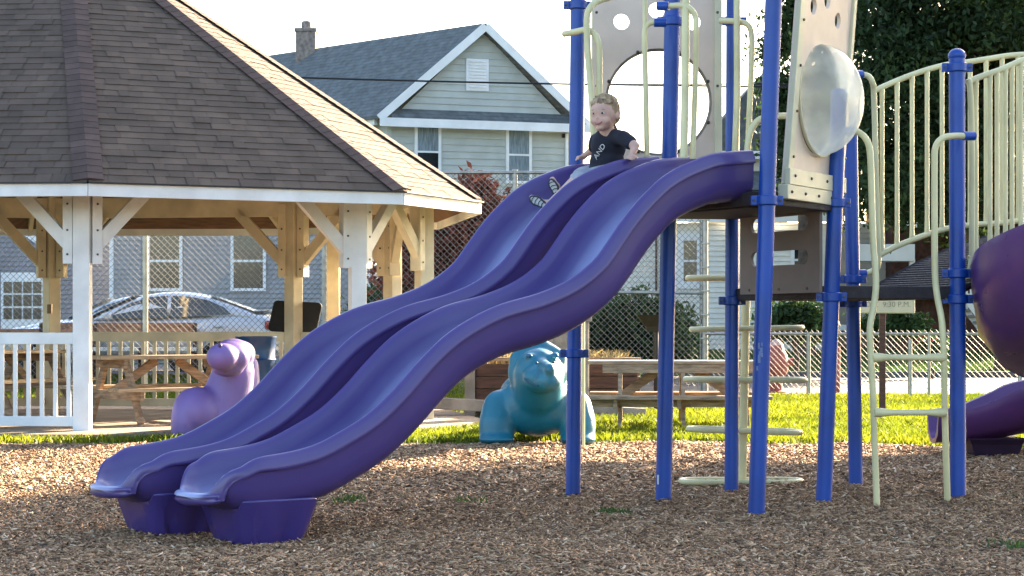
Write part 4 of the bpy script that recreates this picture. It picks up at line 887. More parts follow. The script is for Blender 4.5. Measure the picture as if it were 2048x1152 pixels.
for k in range(9): MB().box((xE, FY, .5 + .37 * k), (.14, .12, .025)).build('tension_band', M_galv, tf)
lf = thing('chain_link_fence', 'low galvanised chain link fence along the grass edge in front of the road', 'fence', (5, 30, 0))
LA, LB = Vector((xE, FY - .05)), Vector((10.5, 27.0))
def lfp(f): return LA.lerp(LB, f)
chainlink(LA, LB, .1, 1.0, .088, .0034, lf)
for px in (1617, 1820, 1858, 2040):
    # find the point of the fence line that the photo column crosses
    k = (px - 1024) / F; f = (k * LA.y - LA.x) / ((LB.x - LA.x) - k * (LB.y - LA.y)); q = lfp(f); fence_post(q, .97 if px != 1820 else .86, .032 if px != 1858 else .022, lf)
MB().tube([(LA.x, LA.y, .94), (LB.x, LB.y, .94)], .022, 8).build('top_rail', M_galv, lf, smooth=True)
# sign on its post
sg = thing('park_sign', 'cream closing time sign board on a dark post behind the ladder', 'sign', (P(1769, 830, 172).x, P(1769, 830, 172).y, 0))
c = P(1766, 610, 172); MB().box(c, (.74, .02, .195)).build('sign_board', mat('cream_sign_face', (.52, .47, .33), .6, .06, 5), sg, bevel=.008)
MB().tube([c + Vector((-.355, -.014, -.08)), c + Vector((.355, -.014, -.08)), c + Vector((.355, -.014, .08)), c + Vector((-.355, -.014, .08))], .004, 6, closed=True).build('border', M_tanc, sg)
text('CLOSE  9:30 P.M.', .088, mat('faded_sign_lettering', (.25, .22, .15), .7), sg, c + Vector((.0, -.0125, .005)), (1, 0, 0), (0, 0, 1))
MB().box((c.x, c.y + .04, .62), (.07, .05, 1.35)).build('sign_post', M_box, sg, bevel=.004)
# hydrant-like red thing and a marker
hy = thing('fire_hydrant', 'faded red hydrant behind the low fence, right of the front blue post', 'hydrant', (P(1552, 790, 128).x, P(1552, 790, 128).y, 0))
c = hy.location.copy(); M_red = mat('faded_red_paint', (.34, .08, .07), .6, .2, 9)
MB().lathe((c.x, c.y, .0), [(.17, 0), (.17, .04), (.10, .06), (.10, .25), (.15, .29), (.19, .36), (.20, .50), (.17, .62), (.13, .68), (.11, .76), (.05, .82), (.03, .84)], 20).build('barrel', M_red, hy, smooth=True)
for s_ in (-1, 1): MB().tube([(c.x, c.y, .5), (c.x + s_ * .26, c.y, .5)], .06, 12).build('outlet', M_red, hy, smooth=True)
MB().lathe((c.x, c.y, .76), [(.115, 0), (.10, .03), (.05, .08), (.02, .1)], 16).build('cap', mat('pale_pink_paint', (.55, .36, .32), .6), hy, smooth=True)
c = P(1676, 790, 128); tag(MB().tube([Vector((c.x, c.y, 0)), Vector((c.x, c.y, .75))], .035, 10).build('marker_post', M_red, smooth=True), 'thin red marker post behind the low fence', 'marker')

# ------------------------------------------------------------------ spiral slide at the right
sps = thing('spiral_slide', 'purple curved slide at the right picture edge with its exit on the mulch', 'slide', (4.45, 16.2, 0))
path = smooth_path([(5.2, 11.05, 1.86), (4.4, 10.9, 1.72), (3.75, 10.85, 1.57), (3.22, 11.0, 1.38), (2.99, 11.4, 1.20), (3.12, 11.95, 1.05), (3.55, 12.6, .92), (4.15, 13.3, .78), (4.6, 14.2, .62), (4.72, 15.0, .52), (4.5, 15.6, .46), (4.15, 15.85, .39), (3.88, 15.88, .29), (3.62, 15.88, .20), (3.34, 15.88, .165)], 5)
SEC = [(-.27, .02), (-.22, -.16), (-.12, -.255), (0, -.28), (.12, -.255), (.22, -.16), (.27, .02), (.30, .12), (.325, .13), (.335, .09), (.33, .0), (.29, -.2), (.17, -.32), (0, -.35), (-.17, -.32), (-.29, -.2), (-.33, .0), (-.335, .09), (-.325, .13), (-.30, .12)]
R = []
for i, p in enumerate(path):
    d = (path[min(i + 1, len(path) - 1)] - path[max(i - 1, 0)]); d.z = 0; d.normalize(); sd_ = Vector((-d.y, d.x, 0)); fz = i / len(path); sc = 1.0 if fz < .8 else 1 - .38 * (fz - .8) / .2
    hh = (1.25 if fz < .62 else 1.25 - .72 * min(1, (fz - .62) / .33))
    R.append([p + sd_ * x * sc + Vector((0, 0, z * hh * (1 if z < 0 else 1) + .12)) for x, z in SEC])
MB().loft(R).build('chute', M_purple2, sps, smooth=True)
R = []
for z, e in ((.15, -.02), (.10, .01), (.03, .03), (-.02, .05)): R.append([Vector((x, y, z)) for x, y in ((3.60 + e, 15.68 + e), (4.02 - e, 15.68 + e), (4.02 - e, 16.08 - e), (3.60 + e, 16.08 - e))])
MB().loft(R).build('slide_base', mat('dark_purple_base', (.03, .012, .045), .5), sps, bevel=.01)
MB().tube([(4.0, 11.6, -.1), (4.0, 11.6, 2.2)], .05, 20).build('centre_post', M_blue, sps, smooth=True)

# ------------------------------------------------------------------ parked cars
M_car = mat('silver_car_paint', (.50, .54, .60), .28, .03, 2, metal=.25, coat=.7); M_lamp = mat('lamp_lens', (.5, .5, .52), .1, spec=1); M_tail = mat('tail_lens', (.3, .02, .02), .15)
M_cglass = mat('car_window_glass', (.035, .05, .055), .05, .3, 1, spec=1)
def car(label, loc, paint, col):
    """sedan, nose to -x, length 4.75, origin on the ground at the middle"""
    t = thing('parked_car', label, 'car', (0, 0, 0), 'silver sedans parked behind the fence'); PIVOT[t.name] = Vector((0, 0, 0))
    st = [(-2.38, .50, .62, .60), (-2.30, .66, .70, .66), (-2.05, .80, .78, .70), (-1.6, .88, .86, .74), (-1.15, .90, .95, .78), (-.9, .90, .98, .80), (-.35, .91, .98, .80), (.4, .91, .99, .80), (1.1, .91, 1.02, .80), (1.6, .90, 1.06, .78), (1.95, .87, 1.08, .75), (2.25, .80, 1.06, .70), (2.36, .66, .95, .62)]
    R = []
    for x, hw, zt, _ in st:
        b_ = .28 if abs(x) < 2.2 else .36
        R.append([Vector((x, sy * w_, z)) for sy, w_, z in ((-1, hw * .86, b_), (-1, hw * .97, b_ + .12), (-1, hw, (b_ + zt) / 2 + .04), (-1, hw * .96, zt - .10), (-1, hw * .86, zt - .015), (-1, hw * .45, zt + .02), (1, hw * .45, zt + .02), (1, hw * .86, zt - .015), (1, hw * .96, zt - .10), (1, hw, (b_ + zt) / 2 + .04), (1, hw * .97, b_ + .12), (1, hw * .86, b_))])
    MB().loft(R).build('body', paint, t, smooth=True, sub=2)
    cb = [(-.80, .80, .95), (-.42, .78, 1.13), (.05, .70, 1.36), (.42, .665, 1.425), (.80, .66, 1.43), (1.2, .67, 1.37), (1.55, .72, 1.26), (1.88, .76, 1.13), (2.12, .78, 1.06)]
    def cring(x, hw, zt, g=0.0):
        zb = .93; return [Vector((x, sy * w_, z)) for sy, w_, z in ((-1, .83 + g, zb), (-1, (hw + .83) / 2 + g, (zb + zt) / 2), (-1, hw + g, zt - .045), (-1, hw * .85, zt + g), (-1, hw * .3, zt + .022 + g), (1, hw * .3, zt + .022 + g), (1, hw * .85, zt + g), (1, hw + g, zt - .045), (1, (hw + .83) / 2 + g, (zb + zt) / 2), (1, .83 + g, zb))]
    MB().loft([cring(*c) for c in cb]).build('cabin', paint, t, smooth=True, sub=1)
    def side(sy, poly):
        pts = []
        for x, z in poly:
            for a, b in zip(cb, cb[1:]):
                if a[0] <= x <= b[0]: f = (x - a[0]) / (b[0] - a[0]); hw = a[1] + (b[1] - a[1]) * f; zt = a[2] + (b[2] - a[2]) * f
            fz = min(1, (z - .93) / max(.01, zt - .045 - .93)); pts.append(Vector((x, sy * ((.83 + (hw - .83) * fz) + .006), z)))
        return pts
    for sy in (-1, 1):
        for poly in ([(-.46, .99), (.56, 1.0), (.56, 1.365), (.28, 1.345), (-.06, 1.24)], [(.62, 1.0), (1.62, 1.06), (1.50, 1.17), (1.22, 1.29), (.92, 1.35), (.62, 1.365)]):
            MB().prism(side(sy, poly), (0, -sy * .02, 0)).build('window', M_cglass, t)
        MB().box((-.38, sy * .98, 1.02), (.16, .14, .11)).build('wing_mirror', paint, t, bevel=.03)
        for x in (.45, 1.42): MB().box((x, sy * .925, .86), (.17, .03, .03)).build('door_handle', paint, t, bevel=.008)
        MB().box((2.22, sy * .66, .88), (.10, .32, .15)).build('tail_light', M_tail, t, bevel=.03); MB().box((-2.22, sy * .62, .66), (.16, .34, .13)).build('headlight', M_lamp, t, bevel=.03)
        for x in (-1.42, 1.45):
            wl = MB().lathe((x, sy * .80, .32), [(.32, -.10), (.335, -.07), (.335, .07), (.32, .10), (.20, .10)], 28, (0, 1, 0)).build('wheel', M_rubber, t, smooth=True); MB().lathe((x, sy * .86, .32), [(.21, 0), (.20, .03 * 1), (.05, .045)], 20, (0, sy, 0)).build('rim', M_galv, wl, smooth=True)
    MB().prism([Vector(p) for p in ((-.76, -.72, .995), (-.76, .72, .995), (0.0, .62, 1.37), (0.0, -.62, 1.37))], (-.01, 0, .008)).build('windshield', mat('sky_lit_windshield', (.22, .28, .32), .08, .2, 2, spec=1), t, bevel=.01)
    MB().prism([Vector(p) for p in ((2.04, -.70, 1.085), (2.04, .70, 1.085), (1.26, .60, 1.37), (1.26, -.60, 1.37))], (-.01, 0, -.015)).build('rear_window', M_cglass, t)
    MB().prism([Vector(p) for p in ((1.95, -.6, 1.10), (1.95, .6, 1.10), (2.3, .58, 1.13), (2.3, -.58, 1.13))], (0, 0, .02)).build('boot_spoiler', paint, t, bevel=.006)
    t.location = loc; return t
sC = 119.; car('silver four door sedan parked side-on behind the benches and tall fence', ((283 - 1024) / sC, F / sC, .20), M_car, None).rotation_euler[2] = 0.0
car('second silver sedan, only its windscreen showing beside the white gazebo post', ((230 - 1024) / 108., F / 108, .20), M_car, None)

# ------------------------------------------------------------------ houses
def window(house, c, d, n, w_, h_, glass=M_glass, top_glass=None, frame=.09):
    """c centre on the wall, d along the wall, n outward"""
    c = c + n * .035; fr_ = MB()
    fr_.obox(c + Vector((0, 0, h_ / 2 + frame / 2)), d * (w_ / 2 + frame), n * .04, (0, 0, frame / 2)); fr_.obox(c - Vector((0, 0, h_ / 2 + frame / 2)), d * (w_ / 2 + frame), n * .045, (0, 0, frame / 2))
    for s_ in (-1, 1): fr_.obox(c + d * s_ * (w_ / 2 + frame / 2), d * (frame / 2), n * .038, (0, 0, h_ / 2 - .001))
    o = fr_.build('window', M_trim, house); fr2 = MB().obox(c, d * (w_ / 2), n * .028, (0, 0, .028)); fr2.build('sash_bar', M_trim, o)
    MB().obox(c + Vector((0, 0, h_ / 4 + .012)), d * (w_ / 2), n * .008, (0, 0, h_ / 4 - .018)).build('pane', top_glass or glass, o); MB().obox(c - Vector((0, 0, h_ / 4 + .012)), d * (w_ / 2), n * .008, (0, 0, h_ / 4 - .018)).build('pane', glass, o)
    return o
# house 1: gabled two-storey, pale siding
h1 = thing('gabled_house', 'two storey pale green grey gabled house with a white louvred gable vent and brick chimney', 'house', (0, 61.5, 0))
s1 = 65.; L1 = P(777, 240, 66.2); R1 = P(1146, 256, 64.2); d = Vector((R1.x - L1.x, R1.y - L1.y, 0)); WL = d.length; d.normalize(); n = Vector((d.y, -d.x, 0)); back = -n
pL = Vector((L1.x, L1.y, 0)); pR = pL + d * WL; ze = 7.30; peak = 10.27; dep = 13.0
# the side wall runs back to the left of the gable
bd_ = Vector((-.73, .685, 0)).normalized()
mb = MB(); mb.siding(pL, pR, 0.3, ze, .205); mb.siding(pL + bd_ * dep, pL, .3, ze, .205); mb.siding(pR, pR + bd_ * dep, .3, ze, .15)
def gab(z): f = max(0, (peak - .15 - z) / (peak - .15 - ze - .3)); return (.5 - .5 * f, .5 + .5 * f)
mb.build('wall', M_sidingG, h1); mb = MB(); mb.siding(pL, pR, ze + .38, peak - .2, .205, lambda z: (.5 - .5 * max(0, (peak - .1 - z) / (peak - .1 - ze)), .5 + .5 * max(0, (peak - .1 - z) / (peak - .1 - ze)))); mb.build('gable', M_sidingG, h1)
mid = (pL + pR) / 2; ov = n * .35; ridge0 = mid + ov + Vector((0, 0, peak)); ridge1 = mid + bd_ * dep + Vector((0, 0, peak))
eL0 = pL - d * .38 + ov + Vector((0, 0, ze + .05)); eL1 = pL - d * .38 + bd_ * dep + Vector((0, 0, ze + .05)); eR0 = pR + d * .38 + ov + Vector((0, 0, ze + .05)); eR1 = pR + d * .38 + bd_ * dep + Vector((0, 0, ze + .05))
def lined_roof():
    m = mat('grey_coursed_roof', (.125, .135, .14), .92, .14, 4, .2, 60); t = m.node_tree; N = t.nodes.new; L = t.links.new; b = t.nodes['Principled BSDF']
    src = b.inputs['Base Color'].links[0].from_socket; co = N('ShaderNodeTexCoord'); sx = N('ShaderNodeSeparateXYZ'); L(co.outputs['Object'], sx.inputs[0]); ml = N('ShaderNodeMath'); ml.operation = 'MULTIPLY'; ml.inputs[1].default_value = 8.5; L(sx.outputs[2], ml.inputs[0])
    fr_ = N('ShaderNodeMath'); fr_.operation = 'FRACT'; L(ml.outputs[0], fr_.inputs[0]); r = N('ShaderNodeMapRange'); r.inputs[1].default_value = 0; r.inputs[2].default_value = .25; r.inputs[3].default_value = .6; r.inputs[4].default_value = 1; L(fr_.outputs[0], r.inputs[0])
    mx = N('ShaderNodeMix'); mx.data_type = 'RGBA'; mx.blend_type = 'MULTIPLY'; mx.inputs[0].default_value = 1; cb_ = N('ShaderNodeCombineColor'); [L(r.outputs[0], cb_.inputs[i]) for i in range(3)]
    L(src, mx.inputs[6]); L(cb_.outputs[0], mx.inputs[7]); L(mx.outputs[2], b.inputs['Base Color']); return m
M_roofc = lined_roof()
rfo = MB().prism([eL0, ridge0, ridge1, eL1], (0, 0, .10)).prism([ridge0, eR0, eR1, ridge1], (0, 0, .101)).build('roof', M_roofc, h1)
MB().bar(eL0 + n * .02 + Vector((0, 0, 0)), ridge0 + n * .02, .05, .24).bar(ridge0 + n * .023, eR0 + n * .023, .05, .24).build('rake_board', M_trim, rfo)
MB().bar(eL0 - n * .4 + Vector((0, 0, -.08)), eL1 + Vector((0, 0, -.08)), .14, .17).build('side_fascia', M_trim, rfo)
# pent roof and front fascia
pf = MB().prism([pL + n * .0 + Vector((0, 0, ze + .42)), pR + Vector((0, 0, ze + .42)), pR + d * .3 + n * .42 + Vector((0, 0, ze + .08)), pL - d * .0 + n * .42 + Vector((0, 0, ze + .08))], (0, 0, -.05)).build('pent_roof', M_roofc, h1)
MB().bar(pL - d * .38 + n * .44 + Vector((0, 0, ze - .06)), pR + d * .4 + n * .44 + Vector((0, 0, ze - .06)), .05, .26).build('fascia', M_trim, h1); MB().prism([pL - d * .3 + Vector((0, 0, ze - .1)), pR + d * .3 + Vector((0, 0, ze - .1)), pR + d * .3 + n * .42 + Vector((0, 0, ze - .1)), pL - d * .3 + n * .42 + Vector((0, 0, ze - .1))], (0, 0, .03)).build('soffit', M_trim, h1)
def on_wall(px, py, p0, dd, nn):                 # point of a wall plane on the photo reading (px, py)
    k = (px - 1024) / F; f = (k * p0.y - p0.x) / (dd.x - k * dd.y); q = p0 + dd * f; q.z = 1 + (660 - py) / F * q.y; return q
for (px, py0, py1, w_, lb) in ((855, 250, 358, .66, 0), (1037, 258, 362, .66, 1)):
    a, b = on_wall(px, py0, pL, d, n), on_wall(px, py1, pL, d, n); c = (a + b) / 2; window(h1, c, d, n, w_, a.z - b.z, M_curtain if lb else M_glass, M_curtain)
for px, pw in ((954, .55),):
    a, b = on_wall(px, 118, pL, d, n), on_wall(px, 182, pL, d, n); c = (a + b) / 2 + n * .03; v = MB().obox(c, d * .36, n * .03, (0, 0, (a.z - b.z) / 2)).build('gable_vent', M_trim, h1); mb = MB()
    for k in range(9): z = b.z + .12 + (a.z - b.z - .2) * k / 8; mb.obox(Vector((c.x, c.y, z)) + n * .04, d * .27, n * .02 + Vector((0, 0, -.012)), (0, 0, .018))
    mb.build('louvre', M_white, v)
for p in (pL, pR): MB().box((p.x, p.y, 3.7), (.16, .16, 7.1), math.atan2(d.y, d.x)).build('corner_board', M_sidingG, h1)
f = .74; ch = ridge0.lerp(ridge1, f); c = on_wall(613, 75, Vector((ridge0.x, ridge0.y, 0)), bd_, n); hh = 1 + (660 - 55) / F * c.y; mb = MB(); mb.box((c.x, c.y, hh - .9), (.66, .66, 1.5)); chm = mb.build('chimney', mat('weathered_chimney_brick', (.24, .20, .18), .9, .2, 8, .3, 30), rfo, bevel=.02)
MB().box((c.x, c.y, hh - .12), (.74, .74, .12)).build('chimney_cap', MATS['weathered_chimney_brick'], rfo, bevel=.02); MB().lathe((c.x, c.y, hh - .06), [(.17, 0), (.17, .22), (.12, .27)], 16).build('flue', MATS['weathered_chimney_brick'], rfo, smooth=True)
gd = pR - d * .25 + n * .12; MB().tube([gd + Vector((0, 0, ze - .2)), gd + Vector((0, 0, .4))], .05, 8).build('downspout', M_trim, h1, smooth=True)
MB().obox(on_wall(1128, 272, pL, d, n) + n * .06, d * .08, n * .05, (0, 0, .06)).build('wall_lamp', M_black, h1)
# house 2: long low grey building behind the cars
sB = 84.; h2 = thing('low_grey_house', 'long low grey sided building with dark sash windows behind the silver car', 'house', (-9, F / sB, .22))
YB = F / sB; X = lambda px: (px - 1024) / sB
z0_, z1_ = .15, 3.75
mb = MB(); mb.siding((X(222), YB), (X(738), YB), z0_, z1_, .115); mb.siding((X(738), YB), (X(738), YB + 7), z0_, z1_, .115); mb.build('wall', M_sidingB, h2)
mb = MB(); mb.siding((X(-260), YB + 1.2), (X(222), YB + 1.2), z0_, 4.3, .115); mb.build('wall', mat('darker_grey_siding', (.22, .22, .25), .7, .06, 2), h2)
MB().box((X(223), YB + .02, 1.95), (.10, .10, 3.6)).build('corner_board', M_trim, h2); MB().box((X(738), YB + .02, 1.95), (.10, .10, 3.6)).build('corner_board', M_trim, h2)
for px in (330, 497): a = Vector((X(px), YB, 1 + (660 - 522) / sB)); window(h2, a, Vector((1, 0, 0)), Vector((0, -1, 0)), .70, 1.30, frame=.07)
dx = Vector((X(22), YB + 1.2, 0)); dr_ = MB().box((dx.x, dx.y - .04, 1.25), (1.05, .08, 2.3)).build('door', M_trim, h2)
for i in range(4):
    for j in range(3): MB().box((dx.x - .36 + .24 * i, dx.y - .09, 1.3 + .32 * j + .1), (.20, .02, .27)).build('door_pane', M_glass, dr_)
MB().bar((X(-60), YB + 1.14, 4.15), (X(60), YB + 1.14, 3.15), .06, .22).build('rake_board', M_trim, h2)
MB().prism([(X(200), YB - .3, 3.78), (X(752), YB - .3, 3.78), (X(700), YB + 3, 5.1), (X(240), YB + 3, 5.1)], (0, 0, .08)).build('roof', M_roofc, h2); MB().prism([(X(-280), YB + .9, 4.3), (X(222), YB + .9, 4.3), (X(222), YB + 4, 5.1), (X(-280), YB + 4, 5.1)], (0, 0, .08)).build('roof', M_roofc, h2)
MB().box((X(476), YB - .30, 3.74), (X(752) - X(200), .04, .16)).build('fascia', M_trim, h2)
# small dark red thing by the boot of the car
c = P(560, 610, 88); tag(voxel('shrub', [('e', c, (.35, .3, .35))], .06, M_soil, None, 1), None, None); bpy.data.objects.remove(bpy.data.objects['shrub'])
# house 3: white house at the right, porch, stairs, dark brick foundation
sW = 74.; YW = F / sW; X = lambda px: (px - 1024) / sW; Z = lambda py: 1 + (660 - py) / sW
h3 = thing('white_house', 'white sided house with a dark roof and porch across the road', 'house', (8, YW, .3))
mb = MB(); mb.siding((X(1200), YW), (X(1660), YW), .2, Z(446), .14); mb.siding((X(1660), YW), (X(1660), YW + 6), .2, Z(446), .14); mb.siding((X(1200), YW + 6), (X(1200), YW), .2, Z(446), .14); mb.build('wall', M_sidingW, h3)
mb = MB(); mb.siding((X(1430), YW + 2.5), (X(1600), YW + 2.5), Z(450), Z(290), .14); mb.siding((X(1430), YW + 8), (X(1430), YW + 2.5), Z(450), Z(290), .14); mb.build('upper_wall', M_sidingW, h3)
MB().box((X(1430), YW - .28, Z(436)), (X(1690) - X(1180), .06, .24)).build('eave_board', M_trim, h3)
MB().prism([(X(1180), YW - .3, Z(430)), (X(1690), YW - .3, Z(430)), (X(1690), YW + 2.6, Z(330)), (X(1240), YW + 2.6, Z(330))], (0, 0, .08)).build('roof', M_roofg, h3)
ru = MB().prism([(X(1400), YW + 2.2, Z(292)), (X(1560), YW + 2.2, Z(110)), (X(1720), YW + 2.2, Z(292))], (0, 7, 0)).build('roof', M_roofg, h3)
MB().bar((X(1400), YW + 2.15, Z(296)), (X(1720), YW + 2.15, Z(296)), .08, .22).build('eave_board', M_trim, h3)
mb = MB(); mb.siding((X(1660), YW + 1.5), (X(1812), YW + 1.5), .2, Z(440), .14); mb.build('wall', M_sidingW, h3)
window(h3, Vector((X(1380), YW, Z(522))), Vector((1, 0, 0)), Vector((0, -1, 0)), .36, 1.10, frame=.2); window(h3, Vector((X(1605), YW, Z(520))), Vector((1, 0, 0)), Vector((0, -1, 0)), .45, .9)
MB().box((X(1312), YW - .05, Z(560)), (.05, .06, 3.4)).build('downspout', M_box, h3)
MB().box((X(1755), YW - .6, Z(508)), (X(1815) - X(1695), .8, .45)).build('porch_beam', M_trim, h3, bevel=.01)
for px in (1700, 1812): MB().box((X(px), YW - .8, Z(590)), (.14, .14, 1.9)).build('porch_post', M_trim, h3)
MB().box((X(1700), YW + .7, Z(655)), (X(1800) - X(1600), 1.5, .16)).build('porch_floor', M_trim, h3)
# dark brick house with white porch stairs
h4 = thing('brick_house', 'dark red brick house with a white balustraded porch stair at the right', 'house', (12.5, 52, .3))
sK = 76.; YK = F / sK; X = lambda px: (px - 1024) / sK; Z = lambda py: 1 + (660 - py) / sK
MB().box((X(1960), YK + 2.4, Z(640)), (X(2160) - X(1815), 3.0, 1.6)).build('foundation', M_brick, h4); MB().box((X(1990), YK + 4, Z(480)), (X(2170) - X(1815), 4.0, 4.2)).build('wall', M_brick, h4)
MB().box((X(1990), YK + .9, Z(592)), (X(2170) - X(1850), 1.2, .14)).build('porch_floor', M_trim, h4); MB().box((X(1990), YK + .6, Z(545)), (X(2170) - X(1868), .06, .07)).build('porch_rail', M_trim, h4)
mb = MB()
for k in range(16): mb.box((X(1868) + .16 * k, YK + .6, Z(570)), (.05, .05, .6))
mb.build('porch_balusters', M_trim, h4)
for dyy in (0, .9):
    a, b = Vector((X(1925), YK + .4 - dyy, Z(545))), Vector((X(1980), YK + .4 - dyy, Z(618))); MB().bar(a, b, .06, .08).build('stair_rail', M_trim, h4); MB().bar(a + Vector((0, 0, -.75)), b + Vector((0, 0, -.75)), .06, .14).build('stair_stringer', M_trim, h4)
    for k in range(8): q = a.lerp(b, k / 7); MB().box((q.x, q.y, q.z - .38), (.045, .045, .72)).build('stair_baluster', M_trim, h4)
    MB().box((b.x, b.y, Z(645)), (.10, .10, .95)).build('newel_post', M_trim, h4)
for k in range(6): MB().box((X(1930) + .14 * k, YK - .05, Z(608) - .16 * k), (.26, .9, .06)).build('stair_tread', M_conc, h4)
MB().prism([(X(1800), YK + .2, Z(440)), (X(2200), YK + .2, Z(440)), (X(2200), YK + 3, Z(330)), (X(1860), YK + 3, Z(330))], (0, 0, .1)).build('roof', M_roofg, h4); MB().box((X(1990), YK + .25, Z(446)), (X(2170) - X(1810), .1, .2)).build('eave_board', M_trim, h4)
# small neighbour hiding between
# overhead cables
for (y0, y1, lb) in ((146, 162, 'upper overhead cable crossing in front of the gabled house'), (148, 168, 'lower overhead cable crossing in front of the gabled house')):
    a, b = P(300, y0 - 3, 92), P(1640, y1 + 6, 92); pts = []
    for k in range(25): f = k / 24; q = a.lerp(b, f); q.z -= .10 * 4 * f * (1 - f) * (1 if y1 < 165 else .6); pts.append(q)
    tag(MB().tube(pts, .013 if y1 < 165 else .022, 6).build('overhead_cable', M_black, smooth=True), lb, 'cable', 'overhead cables')

# ------------------------------------------------------------------ trees and shrubs
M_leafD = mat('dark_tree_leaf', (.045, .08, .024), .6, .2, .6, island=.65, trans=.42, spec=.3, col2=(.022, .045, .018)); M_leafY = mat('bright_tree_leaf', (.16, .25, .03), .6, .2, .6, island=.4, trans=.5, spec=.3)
M_leafG = mat('shrub_leaf', (.05, .10, .03), .6, .2, 1, island=.4, trans=.35, spec=.3); M_leafR = mat('russet_leaf', (.30, .085, .05), .6, .2, 1, island=.45, trans=.45, spec=.3, col2=(.16, .06, .045)); M_bark = mat('bark', (.09, .065, .05), .95, .25, 5, .6, 20)
def tree(name, label, x, y, h, blobs, n, leaf, m, cat='tree', tr=.22, group=None, seed=1, cl=.35, per=45, shell=.45):
    z = zg(x, y); t = thing(name, label, cat, (x, y, z), group); V1, Q1 = leafcloud(n, blobs, leaf, seed, cl, per, .6, shell); rawmesh('crown', V1, Q1, m, t)
    mb = MB(); top = Vector((x, y, z + h)); mb.tube([Vector((x, y, z - .1)), Vector((x + .05, y, z + h * .35)), Vector((x - .05, y, z + h * .7)), top], [tr * 1.2, tr, tr * .7, tr * .3], 9)
    for (c, r) in blobs[:9]:
        c = Vector(c); a = Vector((x, y, z + max(h * .25, min(h * .7, (c.z - z) * .55)))); mb.tube([a, a.lerp(c, .5) + Vector((0, 0, .15)), c], [tr * .5, tr * .3, tr * .12], 6)
    mb.build('trunk', M_bark, t, smooth=True); return t
def bl(px, py, s, rx, rz, ry=None): c = P(px, py, s); return (tuple(c), (rx, ry or rx, rz))
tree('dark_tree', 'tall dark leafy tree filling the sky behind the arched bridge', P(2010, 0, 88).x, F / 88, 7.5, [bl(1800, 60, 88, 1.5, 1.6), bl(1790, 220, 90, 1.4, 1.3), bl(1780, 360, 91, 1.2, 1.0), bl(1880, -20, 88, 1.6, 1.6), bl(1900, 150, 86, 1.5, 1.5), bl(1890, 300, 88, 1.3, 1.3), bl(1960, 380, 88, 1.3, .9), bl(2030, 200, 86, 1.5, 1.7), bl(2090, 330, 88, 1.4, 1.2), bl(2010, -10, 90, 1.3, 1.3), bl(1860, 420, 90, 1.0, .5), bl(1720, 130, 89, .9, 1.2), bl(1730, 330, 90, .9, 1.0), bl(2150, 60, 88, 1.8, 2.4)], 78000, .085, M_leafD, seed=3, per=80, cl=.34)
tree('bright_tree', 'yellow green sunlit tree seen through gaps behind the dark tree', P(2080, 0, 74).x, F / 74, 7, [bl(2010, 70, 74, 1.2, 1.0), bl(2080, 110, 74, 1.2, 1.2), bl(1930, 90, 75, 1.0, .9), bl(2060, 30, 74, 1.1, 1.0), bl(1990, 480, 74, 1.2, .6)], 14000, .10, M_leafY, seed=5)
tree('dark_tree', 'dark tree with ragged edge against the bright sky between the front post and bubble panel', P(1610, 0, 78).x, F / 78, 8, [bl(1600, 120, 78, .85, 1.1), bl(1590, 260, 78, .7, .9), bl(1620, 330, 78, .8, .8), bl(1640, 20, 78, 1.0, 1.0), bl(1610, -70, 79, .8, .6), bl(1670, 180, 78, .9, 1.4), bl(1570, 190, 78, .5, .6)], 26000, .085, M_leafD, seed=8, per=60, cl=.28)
tree('russet_bush', 'dark russet leaved bush behind the fence right of the gazebo', P(850, 0, 118).x, F / 118, 2.4, [bl(800, 480, 118, .55, .6), bl(870, 470, 116, .6, .7), bl(930, 440, 118, .5, .55), bl(840, 560, 118, .7, .5), bl(930, 560, 117, .6, .55), bl(960, 500, 118, .5, .6), bl(985, 420, 118, .35, .4), bl(950, 380, 118, .3, .28), bl(1010, 480, 118, .4, .6)], 15000, .075, M_leafR, 'bush', .08, seed=9, cl=.16, shell=.1)
tree('dark_bush', 'dark green hedge mass low behind the fence between gazebo and dinosaur', P(900, 0, 112).x, F / 112, 1.2, [bl(770, 620, 112, .6, .7), bl(860, 640, 112, .7, .6), bl(960, 640, 112, .7, .6), bl(1060, 620, 112, .7, .8), bl(1000, 560, 112, .6, .6)], 9000, .08, M_leafG, 'bush', .06, seed=10, cl=.2, shell=.1)
tree('green_shrub', 'rounded green shrub behind the tall fence left of the thick end post', P(1270, 0, 106).x, F / 106, 1.6, [bl(1220, 680, 106, .6, .7), bl(1290, 660, 106, .65, .75), bl(1350, 680, 106, .5, .6), bl(1180, 650, 106, .5, .7), bl(1250, 640, 107, .5, .5)], 12000, .075, M_leafG, 'bush', .06, 'green shrubs by the houses', 11, .16, shell=.1)
tree('green_shrub', 'dark green shrub under the brown slotted panel', P(1590, 0, 96).x, F / 96, 1.2, [bl(1565, 640, 96, .42, .42), bl(1600, 635, 96, .45, .45), bl(1630, 650, 96, .25, .3), bl(1540, 655, 96, .3, .3)], 6000, .07, M_leafG, 'bush', .05, 'green shrubs by the houses', 12, .13, shell=.1)
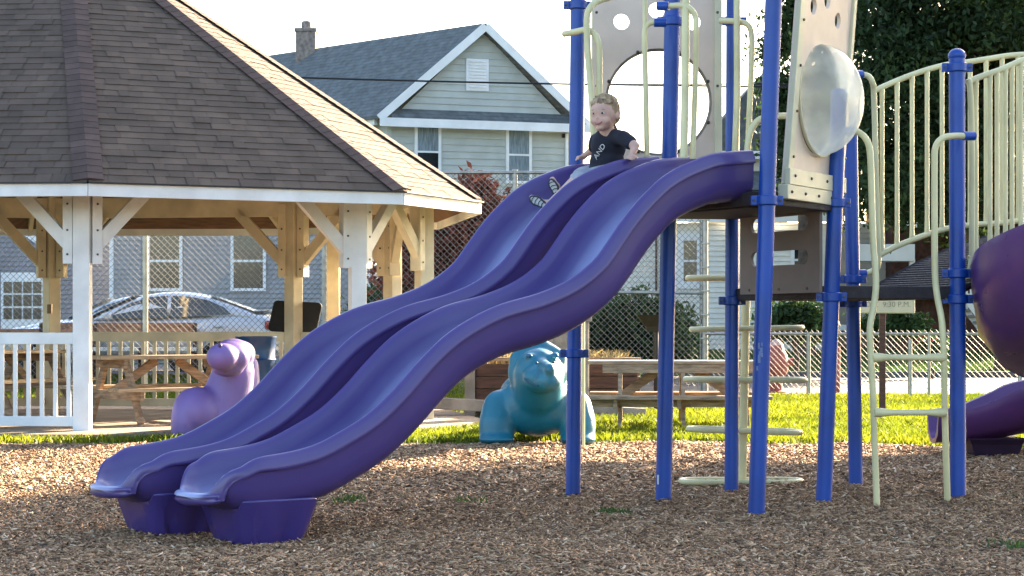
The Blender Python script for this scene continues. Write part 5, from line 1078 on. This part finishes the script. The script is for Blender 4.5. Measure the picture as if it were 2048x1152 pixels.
tree('green_shrub', 'small green shrub below the closing time sign', P(1800, 0, 82).x, F / 82, .8, [bl(1795, 640, 82, .25, .35), bl(1835, 650, 82, .3, .3), bl(1740, 655, 82, .3, .2)], 2500, .07, M_leafG, 'bush', .04, 'green shrubs by the houses', 13, .13, shell=.1)
tree('red_flower_bush', 'low bush with red flowers behind the low fence right of the ladder', P(1862, 0, 100).x, F / 100, .5, [bl(1850, 690, 100, .22, .2), bl(1870, 700, 100, .2, .2)], 900, .06, M_leafG, 'bush', .03, None, 14, .1, shell=.1)
c = P(1858, 680, 101); mb = MB(); g = random.Random(3)
for k in range(14): mb.lathe(c + Vector((g.uniform(-.2, .2), g.uniform(-.1, .1), g.uniform(-.12, .1))), [(.01, 0), (.035, .02), (.01, .04)], 7)
fl = mb.build('flowers', mat('red_petals', (.5, .06, .05), .6)); fl.parent = bpy.data.objects['red_flower_bush']; fl.matrix_parent_inverse = Matrix.Translation(-fl.parent.location)
# dark lawn trees outside the right picture edge: they throw the shade on the play area
S2 = Vector((.616, .788, 0)); N2 = Vector((-.788, .616, 0))
for i, (nn_, tt, hc_, r_) in enumerate(((6.6, 28, 6.8, 3.0), (2.6, 28, 6.9, 3.1), (-1.8, 28, 6.9, 3.1), (5.4, 34, 9.4, 3.2), (.6, 34, 9.4, 3.3))):
    q = N2 * nn_ + S2 * tt; bs = []; g = random.Random(20 + i)
    for k in range(9): a = g.uniform(0, 6.28); rr = g.uniform(.2, .75) * r_; bs.append(((q.x + rr * math.cos(a), q.y + rr * math.sin(a), hc_ + g.uniform(-1.5, 1.5)), (r_ * .5, r_ * .5, r_ * .38)))
    tree('unseen_shade_tree', ['unseen shade tree on the lawn nearest the spiral slide', 'unseen shade tree in the middle of the row right of the playground', 'unseen shade tree nearest the camera right of the playground', 'tall unseen shade tree behind the spiral slide tree', 'tall unseen shade tree behind the middle of the row'][i], q.x, q.y, hc_, bs, 7500, .24, M_leafD, 'tree', .25, 'shade trees right of the playground', 40 + i, .5)
